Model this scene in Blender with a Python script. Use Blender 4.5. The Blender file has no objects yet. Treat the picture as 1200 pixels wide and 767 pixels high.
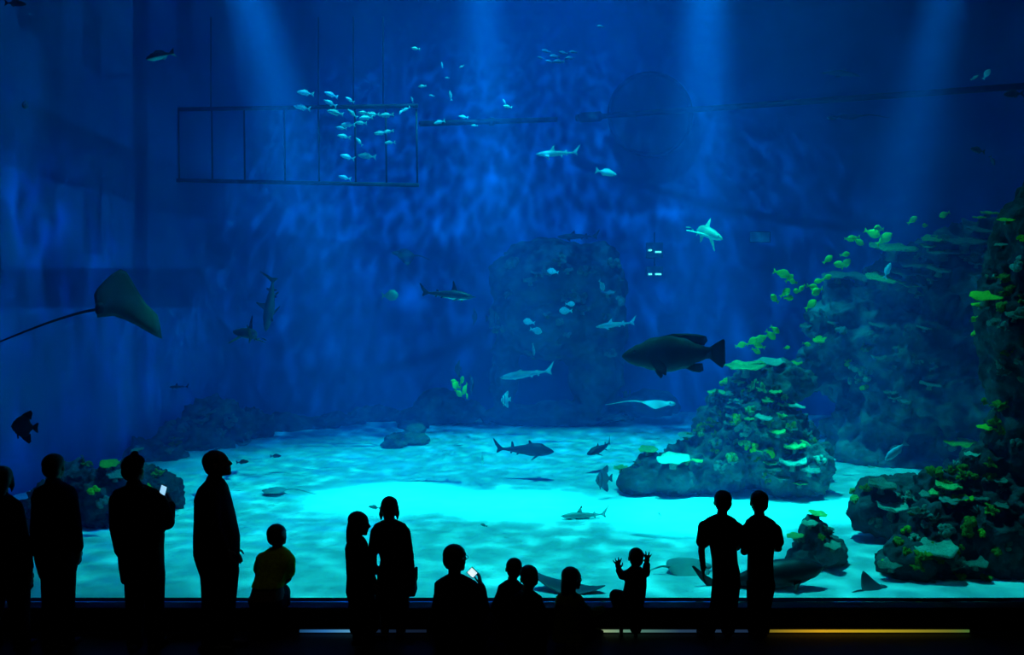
import bpy, bmesh, math, random
from mathutils import Vector, Matrix, Quaternion, noise as mnoise

# ---------------------------------------------------------------- scene, camera, light
scene = bpy.context.scene
COL = scene.collection
F = 1000.0            # focal length in pixels of the 1200x767 frame
CAMZ = 2.8            # photographer stands on the upper step of the viewing hall
PI = math.pi

cam_d = bpy.data.cameras.new('camera')
cam_d.sensor_width = 36.0
cam_d.lens = 36.0 * F / 1200.0
cam_d.clip_end = 200
cam = bpy.data.objects.new('camera', cam_d)
COL.objects.link(cam)
cam.location = (0, 0, CAMZ)
cam.rotation_euler = (PI / 2, 0, 0)
scene.camera = cam

scene.view_settings.view_transform = 'Standard'
scene.view_settings.look = 'None'
scene.view_settings.gamma = 1
scene.view_settings.use_curve_mapping = False
scene.view_settings.exposure = 0.0
scene.cycles.use_denoising = True
scene.cycles.volume_bounces = 1
scene.cycles.max_bounces = 6
scene.cycles.diffuse_bounces = 2
scene.cycles.transparent_max_bounces = 12
scene.cycles.sample_clamp_indirect = 4.0

world = bpy.data.worlds.new('world')
scene.world = world
world.use_nodes = True
world.node_tree.nodes['Background'].inputs[0].default_value = (0.0, 0.001, 0.004, 1)
world.node_tree.nodes['Background'].inputs[1].default_value = 1.0


def P(px, py, D):
    """pixel + distance along the view axis -> world point"""
    return Vector(((px - 600) * D / F, D, CAMZ - (py - 383.5) * D / F))


SANDZ = 0.2
def G(px, py, z=SANDZ):
    """pixel -> point on a horizontal plane"""
    D = (CAMZ - z) * F / (py - 383.5)
    return P(px, py, D)


def spot(name, loc, target, energy, color, angle, blend=0.5, radius=0.15):
    d = bpy.data.lights.new(name, 'SPOT')
    d.energy = energy; d.color = color
    d.spot_size = math.radians(angle); d.spot_blend = blend
    d.shadow_soft_size = radius
    o = bpy.data.objects.new(name, d)
    COL.objects.link(o)
    o.location = loc
    v = Vector(target) - Vector(loc)
    o.rotation_euler = v.to_track_quat('-Z', 'Y').to_euler()
    return o


def caustic_gobo(light, scale, contrast, base, stretch=(1, 1, 1), seed=0.0):
    """the rippled surface focuses the lamp's light into a moving web"""
    d = light.data
    d.use_nodes = True
    nt = d.node_tree
    em = nt.nodes['Emission']
    tc = nt.nodes.new('ShaderNodeTexCoord')
    sp = nt.nodes.new('ShaderNodeSeparateXYZ')
    nt.links.new(tc.outputs['Normal'], sp.inputs[0])
    dx = nt.nodes.new('ShaderNodeMath'); dx.operation = 'DIVIDE'
    dy = nt.nodes.new('ShaderNodeMath'); dy.operation = 'DIVIDE'
    nt.links.new(sp.outputs[0], dx.inputs[0]); nt.links.new(sp.outputs[2], dx.inputs[1])
    nt.links.new(sp.outputs[1], dy.inputs[0]); nt.links.new(sp.outputs[2], dy.inputs[1])
    cb = nt.nodes.new('ShaderNodeCombineXYZ')
    nt.links.new(dx.outputs[0], cb.inputs[0]); nt.links.new(dy.outputs[0], cb.inputs[1])
    cb.inputs[2].default_value = seed
    st = nt.nodes.new('ShaderNodeVectorMath'); st.operation = 'MULTIPLY'
    st.inputs[1].default_value = stretch
    nt.links.new(cb.outputs[0], st.inputs[0])
    cb = st
    nz = nt.nodes.new('ShaderNodeTexNoise'); nz.inputs['Scale'].default_value = scale * 0.7
    nz.inputs['Detail'].default_value = 2
    nt.links.new(cb.outputs[0], nz.inputs['Vector'])
    ad = nt.nodes.new('ShaderNodeVectorMath'); ad.operation = 'MULTIPLY_ADD'
    nt.links.new(nz.outputs['Color'], ad.inputs[0])
    ad.inputs[1].default_value = (0.9 / scale, 0.9 / scale, 0)
    nt.links.new(cb.outputs[0], ad.inputs[2])
    vo = nt.nodes.new('ShaderNodeTexVoronoi')
    vo.feature = 'SMOOTH_F1'; vo.inputs['Scale'].default_value = scale
    vo.inputs['Smoothness'].default_value = 0.35
    nt.links.new(ad.outputs[0], vo.inputs['Vector'])
    pw = nt.nodes.new('ShaderNodeMath'); pw.operation = 'POWER'
    nt.links.new(vo.outputs['Distance'], pw.inputs[0]); pw.inputs[1].default_value = 3.0
    ma = nt.nodes.new('ShaderNodeMath'); ma.operation = 'MULTIPLY_ADD'
    nt.links.new(pw.outputs[0], ma.inputs[0])
    ma.inputs[1].default_value = contrast; ma.inputs[2].default_value = base
    nt.links.new(ma.outputs[0], em.inputs['Strength'])
    em.inputs['Color'].default_value = (1, 1, 1, 1)


CYAN = (0.06, 0.95, 1.0)
# four narrow stage lamps hung under the water surface: each makes a shaft and a pool on the sand
BEAMS = [(258, 14.0, 455, 582, 16.5, 28000), (556, 14.0, 606, 590, 16.5, 24000),
         (829, 14.0, 812, 602, 17.5, 28000), (1137, 13.6, 965, 596, 14, 16000)]
for (px, D, tx, ty, ang, en) in BEAMS:
    spot('beam_lamp', P(px, -130, D), G(tx, ty), en, (0.02, 0.90, 1.0), ang, 1.0, 0.3)
# wide unseen spots added for general light and the ripple web
w1 = spot('wide_fill', (0.9, 14.0, 24.0), (0.9, 14.0, 0), 32000, CYAN, 41, 0.7, 0.06)
caustic_gobo(w1, 95.0, 2.0, 0.78, (1, 1, 1), 0.0)
w2 = spot('wide_fill', (1.0, 14.5, 12.0), (1.0, 25.0, 1.5), 2900, (0.02, 0.36, 1.0), 100, 0.9, 0.06)  # added just under the surface to put a coarser web on the back wall
caustic_gobo(w2, 32.0, 7.0, 0.12, (1.3, 0.75, 1), 3.0)
w3 = spot('wide_fill', (-1.0, 11.5, 12.0), (-7.0, 14.5, -2.0), 850, (0.01, 0.22, 1.0), 58, 0.7, 0.06)  # added likewise for the left wall alone
caustic_gobo(w3, 28.0, 8.0, 0.10, (1.3, 0.75, 1), 7.0)
w4 = spot('wide_fill', (6.5, 15.0, 17.0), (7.6, 16.0, 0), 1700, CYAN, 34, 0.8, 0.06)  # added over the cliff, which the first spot leaves dark
# dim unseen fill added above the visitors to bring out the yellow green shirt
hl = bpy.data.lights.new('fill_lamp', 'AREA'); hl.energy = 5; hl.color = (1.0, 0.95, 0.75); hl.size = 1.2
hlo = bpy.data.objects.new('fill_lamp', hl); COL.objects.link(hlo); hlo.location = (-1.0, 5.2, 8.7)
hlo.rotation_euler = (math.radians(12), 0, 0)

# ---------------------------------------------------------------- materials
MATS = {}
def mat(name, color, rough=0.8, color2=None, scale=4.0, bump=0.0, bscale=None, detail=4.0, spec=0.3, ramp=(0.35, 0.65), metallic=0.0):
    if name in MATS:
        return MATS[name]
    m = bpy.data.materials.new(name)
    m.use_nodes = True
    nt = m.node_tree
    b = nt.nodes['Principled BSDF']
    b.inputs['Roughness'].default_value = rough
    b.inputs['Specular IOR Level'].default_value = spec
    b.inputs['Metallic'].default_value = metallic
    b.inputs['Base Color'].default_value = (*color, 1)
    tc = None
    if color2 is not None or bump:
        tc = nt.nodes.new('ShaderNodeTexCoord')
    if color2 is not None:
        nz = nt.nodes.new('ShaderNodeTexNoise')
        nz.inputs['Scale'].default_value = scale; nz.inputs['Detail'].default_value = detail
        nt.links.new(tc.outputs['Object'], nz.inputs['Vector'])
        cr = nt.nodes.new('ShaderNodeValToRGB')
        cr.color_ramp.elements[0].position = ramp[0]; cr.color_ramp.elements[1].position = ramp[1]
        cr.color_ramp.elements[0].color = (*color, 1); cr.color_ramp.elements[1].color = (*color2, 1)
        nt.links.new(nz.outputs['Fac'], cr.inputs[0])
        nt.links.new(cr.outputs[0], b.inputs['Base Color'])
    if bump:
        n2 = nt.nodes.new('ShaderNodeTexNoise')
        n2.inputs['Scale'].default_value = bscale or scale * 3; n2.inputs['Detail'].default_value = 6
        nt.links.new(tc.outputs['Object'], n2.inputs['Vector'])
        bp = nt.nodes.new('ShaderNodeBump'); bp.inputs['Strength'].default_value = bump
        bp.inputs['Distance'].default_value = 0.1
        nt.links.new(n2.outputs['Fac'], bp.inputs['Height'])
        nt.links.new(bp.outputs[0], b.inputs['Normal'])
    MATS[name] = m
    return m

def emis(name, color, strength):
    m = bpy.data.materials.new(name); m.use_nodes = True
    nt = m.node_tree
    b = nt.nodes['Principled BSDF']
    b.inputs['Base Color'].default_value = (*color, 1)
    b.inputs['Emission Color'].default_value = (*color, 1)
    b.inputs['Emission Strength'].default_value = strength
    MATS[name] = m
    return m

M_SAND = mat('pale_sand', (0.50, 0.72, 0.72), 0.95, (0.64, 0.84, 0.84), 1.2, 0.5, 6.0, spec=0.1)
M_TANKWALL = mat('blue_painted_tank_wall', (0.05, 0.17, 0.55), 0.85, (0.10, 0.26, 0.72), 0.5, 0.3, 2.5, spec=0.1)
M_HALL = mat('matt_black_hall', (0.006, 0.006, 0.008), 0.9, spec=0.1)
M_LEDGE = mat('dark_painted_ledge', (0.012, 0.013, 0.018), 0.45, (0.018, 0.02, 0.03), 3.0, spec=0.4)
M_FLOOR = mat('dark_hall_carpet', (0.008, 0.009, 0.014), 0.6, (0.014, 0.015, 0.024), 8.0, spec=0.25)
M_SEAL = mat('black_rubber_seal', (0.01, 0.01, 0.012), 0.6)

def water_material():
    m = bpy.data.materials.new('tank_water'); m.use_nodes = True
    nt = m.node_tree
    for n in list(nt.nodes):
        if n.type == 'BSDF_PRINCIPLED':
            nt.nodes.remove(n)
    out = nt.nodes['Material Output']
    sc = nt.nodes.new('ShaderNodeVolumeScatter')
    sc.inputs['Color'].default_value = (0.0, 0.23, 1.0, 1)
    sc.inputs['Density'].default_value = 0.026
    sc.inputs['Anisotropy'].default_value = 0.2
    ab = nt.nodes.new('ShaderNodeVolumeAbsorption')
    ab.inputs['Color'].default_value = (0.0, 0.85, 0.92, 1)
    ab.inputs['Density'].default_value = 0.16
    ad = nt.nodes.new('ShaderNodeAddShader')
    nt.links.new(sc.outputs[0], ad.inputs[0]); nt.links.new(ab.outputs[0], ad.inputs[1])
    nt.links.new(ad.outputs[0], out.inputs['Volume'])
    try:
        m.cycles.homogeneous_volume = True
    except Exception:
        pass
    MATS['water'] = m
    return m
M_WATER = water_material()

def acrylic_material():
    m = bpy.data.materials.new('clear_acrylic'); m.use_nodes = True
    nt = m.node_tree
    out = nt.nodes['Material Output']
    for n in list(nt.nodes):
        if n.type == 'BSDF_PRINCIPLED':
            nt.nodes.remove(n)
    tr = nt.nodes.new('ShaderNodeBsdfTransparent'); tr.inputs[0].default_value = (0.99, 1.0, 1.0, 1)
    gl = nt.nodes.new('ShaderNodeBsdfGlossy'); gl.inputs['Roughness'].default_value = 0.02
    fr = nt.nodes.new('ShaderNodeFresnel'); fr.inputs[0].default_value = 1.2
    mx = nt.nodes.new('ShaderNodeMixShader')
    nt.links.new(fr.outputs[0], mx.inputs[0]); nt.links.new(tr.outputs[0], mx.inputs[1]); nt.links.new(gl.outputs[0], mx.inputs[2])
    nt.links.new(mx.outputs[0], out.inputs['Surface'])
    MATS['acrylic'] = m
    return m
M_ACRYLIC = acrylic_material()

def surface_material():
    m = bpy.data.materials.new('rippled_water_surface'); m.use_nodes = True
    nt = m.node_tree
    out = nt.nodes['Material Output']
    for n in list(nt.nodes):
        if n.type == 'BSDF_PRINCIPLED':
            nt.nodes.remove(n)
    tr = nt.nodes.new('ShaderNodeBsdfTransparent'); tr.inputs[0].default_value = (0.95, 1.0, 1.0, 1)
    gl = nt.nodes.new('ShaderNodeBsdfGlossy'); gl.inputs['Roughness'].default_value = 0.12
    mx = nt.nodes.new('ShaderNodeMixShader'); mx.inputs[0].default_value = 0.3
    nt.links.new(tr.outputs[0], mx.inputs[1]); nt.links.new(gl.outputs[0], mx.inputs[2])
    nt.links.new(mx.outputs[0], out.inputs['Surface'])
    return m
M_SURF = surface_material()

# ---------------------------------------------------------------- helpers
def new_obj(name, bm_or_mesh, material=None, parent=None, smooth=False, loc=None):
    if isinstance(bm_or_mesh, bmesh.types.BMesh):
        me = bpy.data.meshes.new(name)
        bm_or_mesh.normal_update()
        bm_or_mesh.to_mesh(me); bm_or_mesh.free()
        if smooth:
            me.polygons.foreach_set('use_smooth', [True] * len(me.polygons))
    else:
        me = bm_or_mesh
    if material is not None and not me.materials:
        me.materials.append(material)
    o = bpy.data.objects.new(name, me)
    COL.objects.link(o)
    if parent is not None:
        o.parent = parent
    if loc is not None:
        o.location = loc
    return o

def empty(name, loc=(0, 0, 0), rot=(0, 0, 0), parent=None):
    o = bpy.data.objects.new(name, None)
    o.empty_display_size = 0.1
    COL.objects.link(o)
    o.location = loc; o.rotation_euler = rot
    if parent: o.parent = parent
    return o

def tag(o, label=None, cat=None, group=None, kind=None):
    if label: o['label'] = label
    if cat: o['category'] = cat
    if group: o['group'] = group
    if kind: o['kind'] = kind
    return o

def struct(name, bm, m, smooth=False):
    o = new_obj(name, bm, m, None, smooth)
    o['kind'] = 'structure'
    return o

def copy_tree(o, parent=None):
    c = o.copy(); COL.objects.link(c)
    c.parent = parent
    for ch in list(o.children):
        copy_tree(ch, c)
    return c

def box(bm, x0, x1, y0, y1, z0, z1):
    vs = [bm.verts.new((x, y, z)) for x in (x0, x1) for y in (y0, y1) for z in (z0, z1)]
    for f in ((0, 1, 3, 2), (4, 6, 7, 5), (0, 4, 5, 1), (2, 3, 7, 6), (0, 2, 6, 4), (1, 5, 7, 3)):
        bm.faces.new([vs[i] for i in f])
    return vs

def bevel(bm, w, seg=2):
    bmesh.ops.bevel(bm, geom=list(bm.edges), offset=w, segments=seg, profile=0.5, affect='EDGES')

def tube(bm, pts, rad, n=8, cap=True):
    """swept round tube through points; rad a number or a list"""
    pts = [Vector(p) for p in pts]
    rads = rad if isinstance(rad, (list, tuple)) else [rad] * len(pts)
    rings = []
    up = Vector((0, 0, 1))
    prev = None
    for i, p in enumerate(pts):
        t = (pts[min(i + 1, len(pts) - 1)] - pts[max(i - 1, 0)])
        if t.length < 1e-9: t = Vector((0, 0, 1))
        t.normalize()
        if prev is None:
            a = t.cross(up)
            if a.length < 0.1: a = t.cross(Vector((1, 0, 0)))
        else:
            a = prev - t * prev.dot(t)
        a.normalize(); prev = a
        b = t.cross(a)
        rings.append([bm.verts.new(p + (a * math.cos(2 * PI * k / n) + b * math.sin(2 * PI * k / n)) * rads[i]) for k in range(n)])
    for i in range(len(rings) - 1):
        for k in range(n):
            bm.faces.new((rings[i][k], rings[i][(k + 1) % n], rings[i + 1][(k + 1) % n], rings[i + 1][k]))
    if cap:
        bm.faces.new(list(reversed(rings[0]))); bm.faces.new(rings[-1])

def loft(bm, rings, close=True, cap=True):
    """rings: lists of points, equal counts"""
    R = [[bm.verts.new(p) for p in r] for r in rings]
    n = len(R[0])
    for i in range(len(R) - 1):
        for k in range(n if close else n - 1):
            bm.faces.new((R[i][k], R[i][(k + 1) % n], R[i + 1][(k + 1) % n], R[i + 1][k]))
    if cap:
        bm.faces.new(list(reversed(R[0]))); bm.faces.new(R[-1])
    return R

def lerp(a, b, t): return a + (b - a) * t

def interp(keys, t):
    """piecewise-linear-smooth lookup, keys [(t, v...)...]"""
    if t <= keys[0][0]: return keys[0][1:]
    for a, b in zip(keys, keys[1:]):
        if t <= b[0]:
            u = (t - a[0]) / (b[0] - a[0])
            u = u * u * (3 - 2 * u)
            return tuple(lerp(p, q, u) for p, q in zip(a[1:], b[1:]))
    return keys[-1][1:]

def catmull(pts, per=6):
    pts = [Vector(p) for p in pts]
    out = []
    n = len(pts)
    for i in range(n - 1):
        p0 = pts[max(i - 1, 0)]; p1 = pts[i]; p2 = pts[i + 1]; p3 = pts[min(i + 2, n - 1)]
        for k in range(per):
            t = k / per
            out.append(0.5 * ((2 * p1) + (p2 - p0) * t + (2 * p0 - 5 * p1 + 4 * p2 - p3) * t * t + (3 * p1 - p0 - 3 * p2 + p3) * t ** 3))
    out.append(pts[-1])
    return out

# ---------------------------------------------------------------- setting: tank shell, sand, water, window, hall
GY0, GY1 = 8.00, 8.14            # acrylic window
SURF = 12.3                      # water level
PLAN = [(-7.6, 8.22), (-7.7, 12), (-7.7, 16), (-7.3, 19.5), (-5.8, 23), (-2.8, 25.4), (1.5, 26.3), (6.5, 26.2), (10.5, 24.5), (12.8, 20.5), (13.2, 15), (13.2, 8.22)]
plan = [Vector((p.x, p.y, 0)) for p in catmull([(x, y, 0) for x, y in PLAN], 6)]

def wall_strip(points, z0, z1, thick, nz=12, bumpy=0.0):
    bm = bmesh.new()
    outs = []
    for i, p in enumerate(points):
        t = (points[min(i + 1, len(points) - 1)] - points[max(i - 1, 0)]).normalized()
        nrm = Vector((-t.y, t.x, 0))     # outward for this winding
        outs.append(p + nrm * thick)
    grid_i = [[bm.verts.new((p.x, p.y, lerp(z0, z1, k / nz))) for k in range(nz + 1)] for p in points]
    grid_o = [[bm.verts.new((p.x, p.y, lerp(z0, z1, k / nz))) for k in range(nz + 1)] for p in outs]
    for i in range(len(points) - 1):
        for k in range(nz):
            bm.faces.new((grid_i[i][k], grid_i[i + 1][k], grid_i[i + 1][k + 1], grid_i[i][k + 1]))
            bm.faces.new((grid_o[i][k + 1], grid_o[i + 1][k + 1], grid_o[i + 1][k], grid_o[i][k]))
        bm.faces.new((grid_i[i][nz], grid_i[i + 1][nz], grid_o[i + 1][nz], grid_o[i][nz]))
        bm.faces.new((grid_o[i][0], grid_o[i + 1][0], grid_i[i + 1][0], grid_i[i][0]))
    for g, h in ((grid_i[0], grid_o[0]), (grid_o[-1], grid_i[-1])):
        for k in range(nz):
            bm.faces.new((g[k], g[k + 1], h[k + 1], h[k]))
    return bm

struct('wall_back', wall_strip(plan, -0.4, 13.2, 0.3), M_TANKWALL, True)

def sand_height(x, y):
    h = SANDZ
    h += 0.05 * mnoise.noise(Vector((x * 0.5, y * 0.35, 1.7)))
    h += 0.016 * mnoise.noise(Vector((x * 2.2, y * 3.6, 5.1)))
    h += 0.008 * math.sin(y * 9 + 3 * mnoise.noise(Vector((x * 0.7, y * 0.7, 0))))
    if y < 9.0: h = lerp(SANDZ, h, max(0, (y - 8.2) / 0.8))
    return h

bm = bmesh.new()
NX, NY = 150, 150
gv = []
for j in range(NY + 1):
    t = j / NY
    y = 8.22 + 18.2 * (t ** 1.4)
    row = []
    for i in range(NX + 1):
        x = lerp(-8.0, 13.4, i / NX)
        row.append(bm.verts.new((x, y, sand_height(x, y))))
    gv.append(row)
for j in range(NY):
    for i in range(NX):
        bm.faces.new((gv[j][i], gv[j][i + 1], gv[j + 1][i + 1], gv[j + 1][i]))
sand = tag(new_obj('sand_bed', bm, M_SAND, None, True), 'pale rippled sand covering the bottom of the tank', 'sand', kind='stuff')

# water body
bm = bmesh.new()
wp = [Vector((p.x, p.y, 0)) for p in plan]
loft(bm, [[(p.x, p.y, -0.2) for p in wp], [(p.x, p.y, SURF - 0.05) for p in wp]], True, False)
top = [v for v in bm.verts if v.co.z > 5]; bot = [v for v in bm.verts if v.co.z < 5]
bm.faces.new(top); bm.faces.new(list(reversed(bot)))
bmesh.ops.recalc_face_normals(bm, faces=bm.faces)
water = tag(new_obj('tank_water', bm, M_WATER), 'clear blue water filling the tank behind the window', 'water', kind='stuff')

# rippled water surface
bm = bmesh.new()
gs = []
for j in range(61):
    y = lerp(8.4, 26.0, j / 60)
    xs_ = [p.x for p in catmull([(p.x, p.y, 0) for p in plan], 1) if abs(p.y - y) < 0.9]
    x0, x1 = min(xs_) + 0.05, max(xs_) - 0.05
    gs.append([bm.verts.new((lerp(x0, x1, i / 60), y, SURF + 0.05 * mnoise.noise(Vector((lerp(x0, x1, i / 60) * 1.1, y * 1.1, 0.5))) + 0.02 * mnoise.noise(Vector((lerp(x0, x1, i / 60) * 3, y * 3, 4))))) for i in range(61)])
for j in range(60):
    for i in range(60):
        bm.faces.new((gs[j][i], gs[j + 1][i], gs[j + 1][i + 1], gs[j][i + 1]))
tag(new_obj('water_surface', bm, M_SURF, None, True), 'rippled water surface over the tank', 'water', kind='stuff')

# acrylic window and its frame
bm = bmesh.new(); box(bm, -7.4, 8.6, GY0, GY1, 0.19, 7.6)
struct('window_1', bm, M_ACRYLIC)
bm = bmesh.new(); box(bm, -12.5, 13.6, GY0 - 0.25, GY1 + 0.05, 7.6, 14)
struct('wall_front', bm, M_HALL)
bm = bmesh.new(); box(bm, -12.5, -7.4, GY0 - 0.25, GY1 + 0.05, 0, 7.6)
struct('wall_front_left', bm, M_HALL)
bm = bmesh.new(); box(bm, 8.6, 13.6, GY0 - 0.25, GY1 + 0.05, 0, 7.6)
struct('wall_front_right', bm, M_HALL)

# ledge under the window
LEDY = 7.84
bm = bmesh.new(); box(bm, -7.4, 8.6, LEDY, GY1, 0.0, 0.185)
struct('trim_1', bm, M_LEDGE)
bm = bmesh.new(); box(bm, -7.4, 8.6, LEDY - 0.02, GY0 - 0.005, 0.187, 0.232)
bevel(bm, 0.008)
struct('trim_2', bm, M_SEAL)

# hall
bm = bmesh.new(); box(bm, -12.5, 13.6, -5, LEDY - 0.002, -0.2, 0)
struct('floor', bm, M_FLOOR)
bm = bmesh.new(); box(bm, -12.8, -12.5, -5, 8.2, -0.2, 9)
struct('wall_left', bm, M_HALL)
bm = bmesh.new(); box(bm, 13.6, 13.9, -5, 8.2, -0.2, 9)
struct('wall_right', bm, M_HALL)
bm = bmesh.new(); box(bm, -12.8, 13.9, -5.3, -5, -0.2, 9)
struct('wall_rear', bm, M_HALL)
bm = bmesh.new(); box(bm, -12.8, 13.9, -5.3, 7.7, 9, 9.2)
struct('ceiling', bm, M_HALL)

# ---------------------------------------------------------------- rocks
from mathutils.bvhtree import BVHTree

M_ROCK = mat('dark_reef_rock', (0.018, 0.038, 0.055), 0.9, (0.075, 0.15, 0.155), 1.6, 0.9, 5.0, detail=8, spec=0.15)
M_ROCK2 = mat('algae_covered_rock', (0.014, 0.034, 0.046), 0.9, (0.08, 0.19, 0.17), 2.6, 0.9, 7.0, detail=8, spec=0.15)
M_ROCKD = mat('near_black_rock', (0.010, 0.015, 0.022), 0.85, (0.045, 0.07, 0.08), 2.4, 0.9, 6.0, detail=8, spec=0.2)

M_ROCKC = mat('cliff_rock_patches', (0.010, 0.022, 0.036), 0.9, (0.13, 0.30, 0.30), 1.3, 1.0, 4.0, detail=9, spec=0.15, ramp=(0.42, 0.68))

def ellipsoid(bm, c, r, rot=None, sub=3):
    m = Matrix.Translation(Vector(c))
    if rot is not None:
        m = m @ rot.to_4x4()
    m = m @ Matrix.Diagonal((r[0], r[1], r[2], 1))
    bmesh.ops.create_icosphere(bm, subdivisions=sub, radius=1.0, matrix=m)

def union(bm, voxel, smooth=0, decimate=1.0):
    """fuse overlapping closed pieces into one continuous skin"""
    me = bpy.data.meshes.new('tmp')
    bm.to_mesh(me); bm.free()
    o = bpy.data.objects.new('tmp', me)
    COL.objects.link(o)
    r = o.modifiers.new('r', 'REMESH'); r.mode = 'VOXEL'; r.voxel_size = voxel
    if smooth:
        s = o.modifiers.new('s', 'SMOOTH'); s.iterations = smooth; s.factor = 0.5
    if decimate < 1:
        d = o.modifiers.new('d', 'DECIMATE'); d.ratio = decimate
    dg = bpy.context.evaluated_depsgraph_get()
    out = bpy.data.meshes.new_from_object(o.evaluated_get(dg))
    bpy.data.objects.remove(o); bpy.data.meshes.remove(me)
    return out

BVHS = []
def rock_mesh(blobs, voxel=0.08, amp=0.22, freq=0.9, strata=0.0, seed=0.0, cast=True):
    """blobs: (px, py, D, rx, ry, rz) ellipsoids in metres"""
    bm = bmesh.new()
    for (px, py, D, rx, ry, rz) in blobs:
        ellipsoid(bm, P(px, py, D), (rx, ry, rz), sub=3)
    me = union(bm, voxel, 1)
    me.calc_loop_triangles()
    ns = [v.normal.copy() for v in me.vertices]
    sv = Vector((seed, seed * 1.7, -seed))
    for v, n in zip(me.vertices, ns):
        p = v.co
        a = mnoise.fractal(p * freq + sv, 0.9, 2.1, 4)
        b = abs(mnoise.noise(p * freq * 2.3 + sv)) * -1.1 + 0.3
        c = mnoise.noise(p * freq * 6 + sv) * 0.3 - abs(mnoise.noise(p * freq * 4 - sv)) * 0.55
        s = 0.0
        if strata:
            s = strata * mnoise.noise(Vector((p.x * 0.5, p.y * 0.5, p.z * 2.6 + 0.35 * p.x)) + sv)
        v.co = p + n * (amp * (a * 0.7 + b + c) + s)
    return me

def rock(name, blobs, label, cat='rock', group=None, material=None, parts=None, **kw):
    me = rock_mesh(blobs, **kw)
    xs = [v.co.x for v in me.vertices]; ys = [v.co.y for v in me.vertices]; zs = [v.co.z for v in me.vertices]
    org = Vector(((min(xs) + max(xs)) / 2, (min(ys) + max(ys)) / 2, max(min(zs), SANDZ)))
    BVHS.append((BVHTree.FromPolygons([v.co.copy() for v in me.vertices], [tuple(p.vertices) for p in me.polygons]), max(min(zs), SANDZ), max(zs)))
    me.transform(Matrix.Translation(-org))
    me.polygons.foreach_set('use_smooth', [True] * len(me.polygons))
    o = new_obj(name, me, material or M_ROCK, None, loc=org)
    tag(o, label, cat, group)
    return o

def cast(px, py):
    o = Vector((0, 0, CAMZ)); d = (P(px, py, 1.0) - o).normalized()
    best = None
    for b, z0, z1 in BVHS:
        h = b.ray_cast(o, d)
        if h[0] is not None and (best is None or h[3] < best[2]):
            best = (h[0], h[1], h[3], z0, z1)
    return best

# tall pillar rock in the middle of the back: two legs with openings between them
rock('pillar_rock', [(640, 330, 23.0, 1.6, 1.3, 1.0), (690, 335, 23.0, 1.1, 1.1, 1.0), (655, 382, 23.0, 1.75, 1.3, 0.95), (606, 365, 23.0, 0.75, 1.0, 1.1), (700, 385, 23.0, 0.85, 1.0, 1.3),
      (590, 440, 23.0, 0.42, 0.8, 1.2), (698, 430, 23.0, 0.72, 0.9, 1.3), (640, 486, 23.0, 2.0, 0.9, 0.30), (760, 474, 23.2, 0.9, 0.8, 0.4), (640, 300, 23.2, 1.2, 1.0, 0.45), (700, 300, 23.2, 0.6, 0.8, 0.4)],
     'tall dark rock pillar with an opening at its foot near the back wall', material=M_ROCK, voxel=0.09, amp=0.2, freq=0.8, seed=3)

# low ridge along the foot of the back wall
rock('ridge_rock', [(250, 505, 19.5, 0.9, 0.7, 0.75), (215, 525, 18.5, 0.8, 0.7, 0.6), (285, 505, 20.5, 0.8, 0.6, 0.5), (180, 545, 17.0, 0.7, 0.6, 0.45), (240, 535, 18.4, 0.7, 0.5, 0.4)],
     'rubble heap of dark rocks against the curved side wall, behind the standing men', material=M_ROCK2, voxel=0.05, amp=0.26, freq=1.8, seed=5)
rock('ridge_rock', [(330, 500, 21.8, 0.7, 0.5, 0.35), (365, 502, 22.3, 0.8, 0.5, 0.3), (400, 497, 23.0, 0.7, 0.5, 0.33), (440, 490, 23.8, 0.9, 0.5, 0.35)],
     'low row of rounded rocks along the foot of the back wall', material=M_ROCK, voxel=0.06, amp=0.12, freq=1.5, seed=8)
rock('ridge_rock', [(515, 478, 23.2, 0.75, 0.6, 0.5), (490, 490, 22.8, 0.6, 0.5, 0.3), (540, 482, 23.0, 0.7, 0.5, 0.3), (485, 500, 21.9, 0.4, 0.4, 0.2)],
     'rounded rock hump beside the foot of the rock pillar', material=M_ROCK, voxel=0.05, amp=0.12, freq=1.6, seed=11)
rock('flat_rock', [(478, 515, 18.9, 0.5, 0.35, 0.17), (462, 521, 18.4, 0.3, 0.3, 0.1), (487, 503, 19.8, 0.25, 0.3, 0.14)],
     'flat ragged dark rock lying alone on open sand', material=M_ROCK2, voxel=0.03, amp=0.07, freq=3.0, seed=14)
rock('flat_rock', [(722, 490, 22.5, 0.45, 0.3, 0.08), (705, 492, 22.3, 0.2, 0.2, 0.06)],
     'thin low patch of rubble on sand before the rock pillar', material=M_ROCK2, voxel=0.03, amp=0.05, freq=3.0, seed=15)

# mound in front of the left wall, behind the visitors
rock('mound_rock', [(130, 590, 11.5, 0.55, 0.6, 0.5), (90, 585, 11.4, 0.45, 0.5, 0.45), (175, 580, 12.0, 0.4, 0.45, 0.35), (60, 600, 11.0, 0.4, 0.4, 0.4), (145, 563, 11.8, 0.35, 0.4, 0.2)],
     'dark coral-topped rock mound behind the men by the side wall', material=M_ROCKD, voxel=0.035, amp=0.2, freq=2.4, seed=17)

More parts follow.
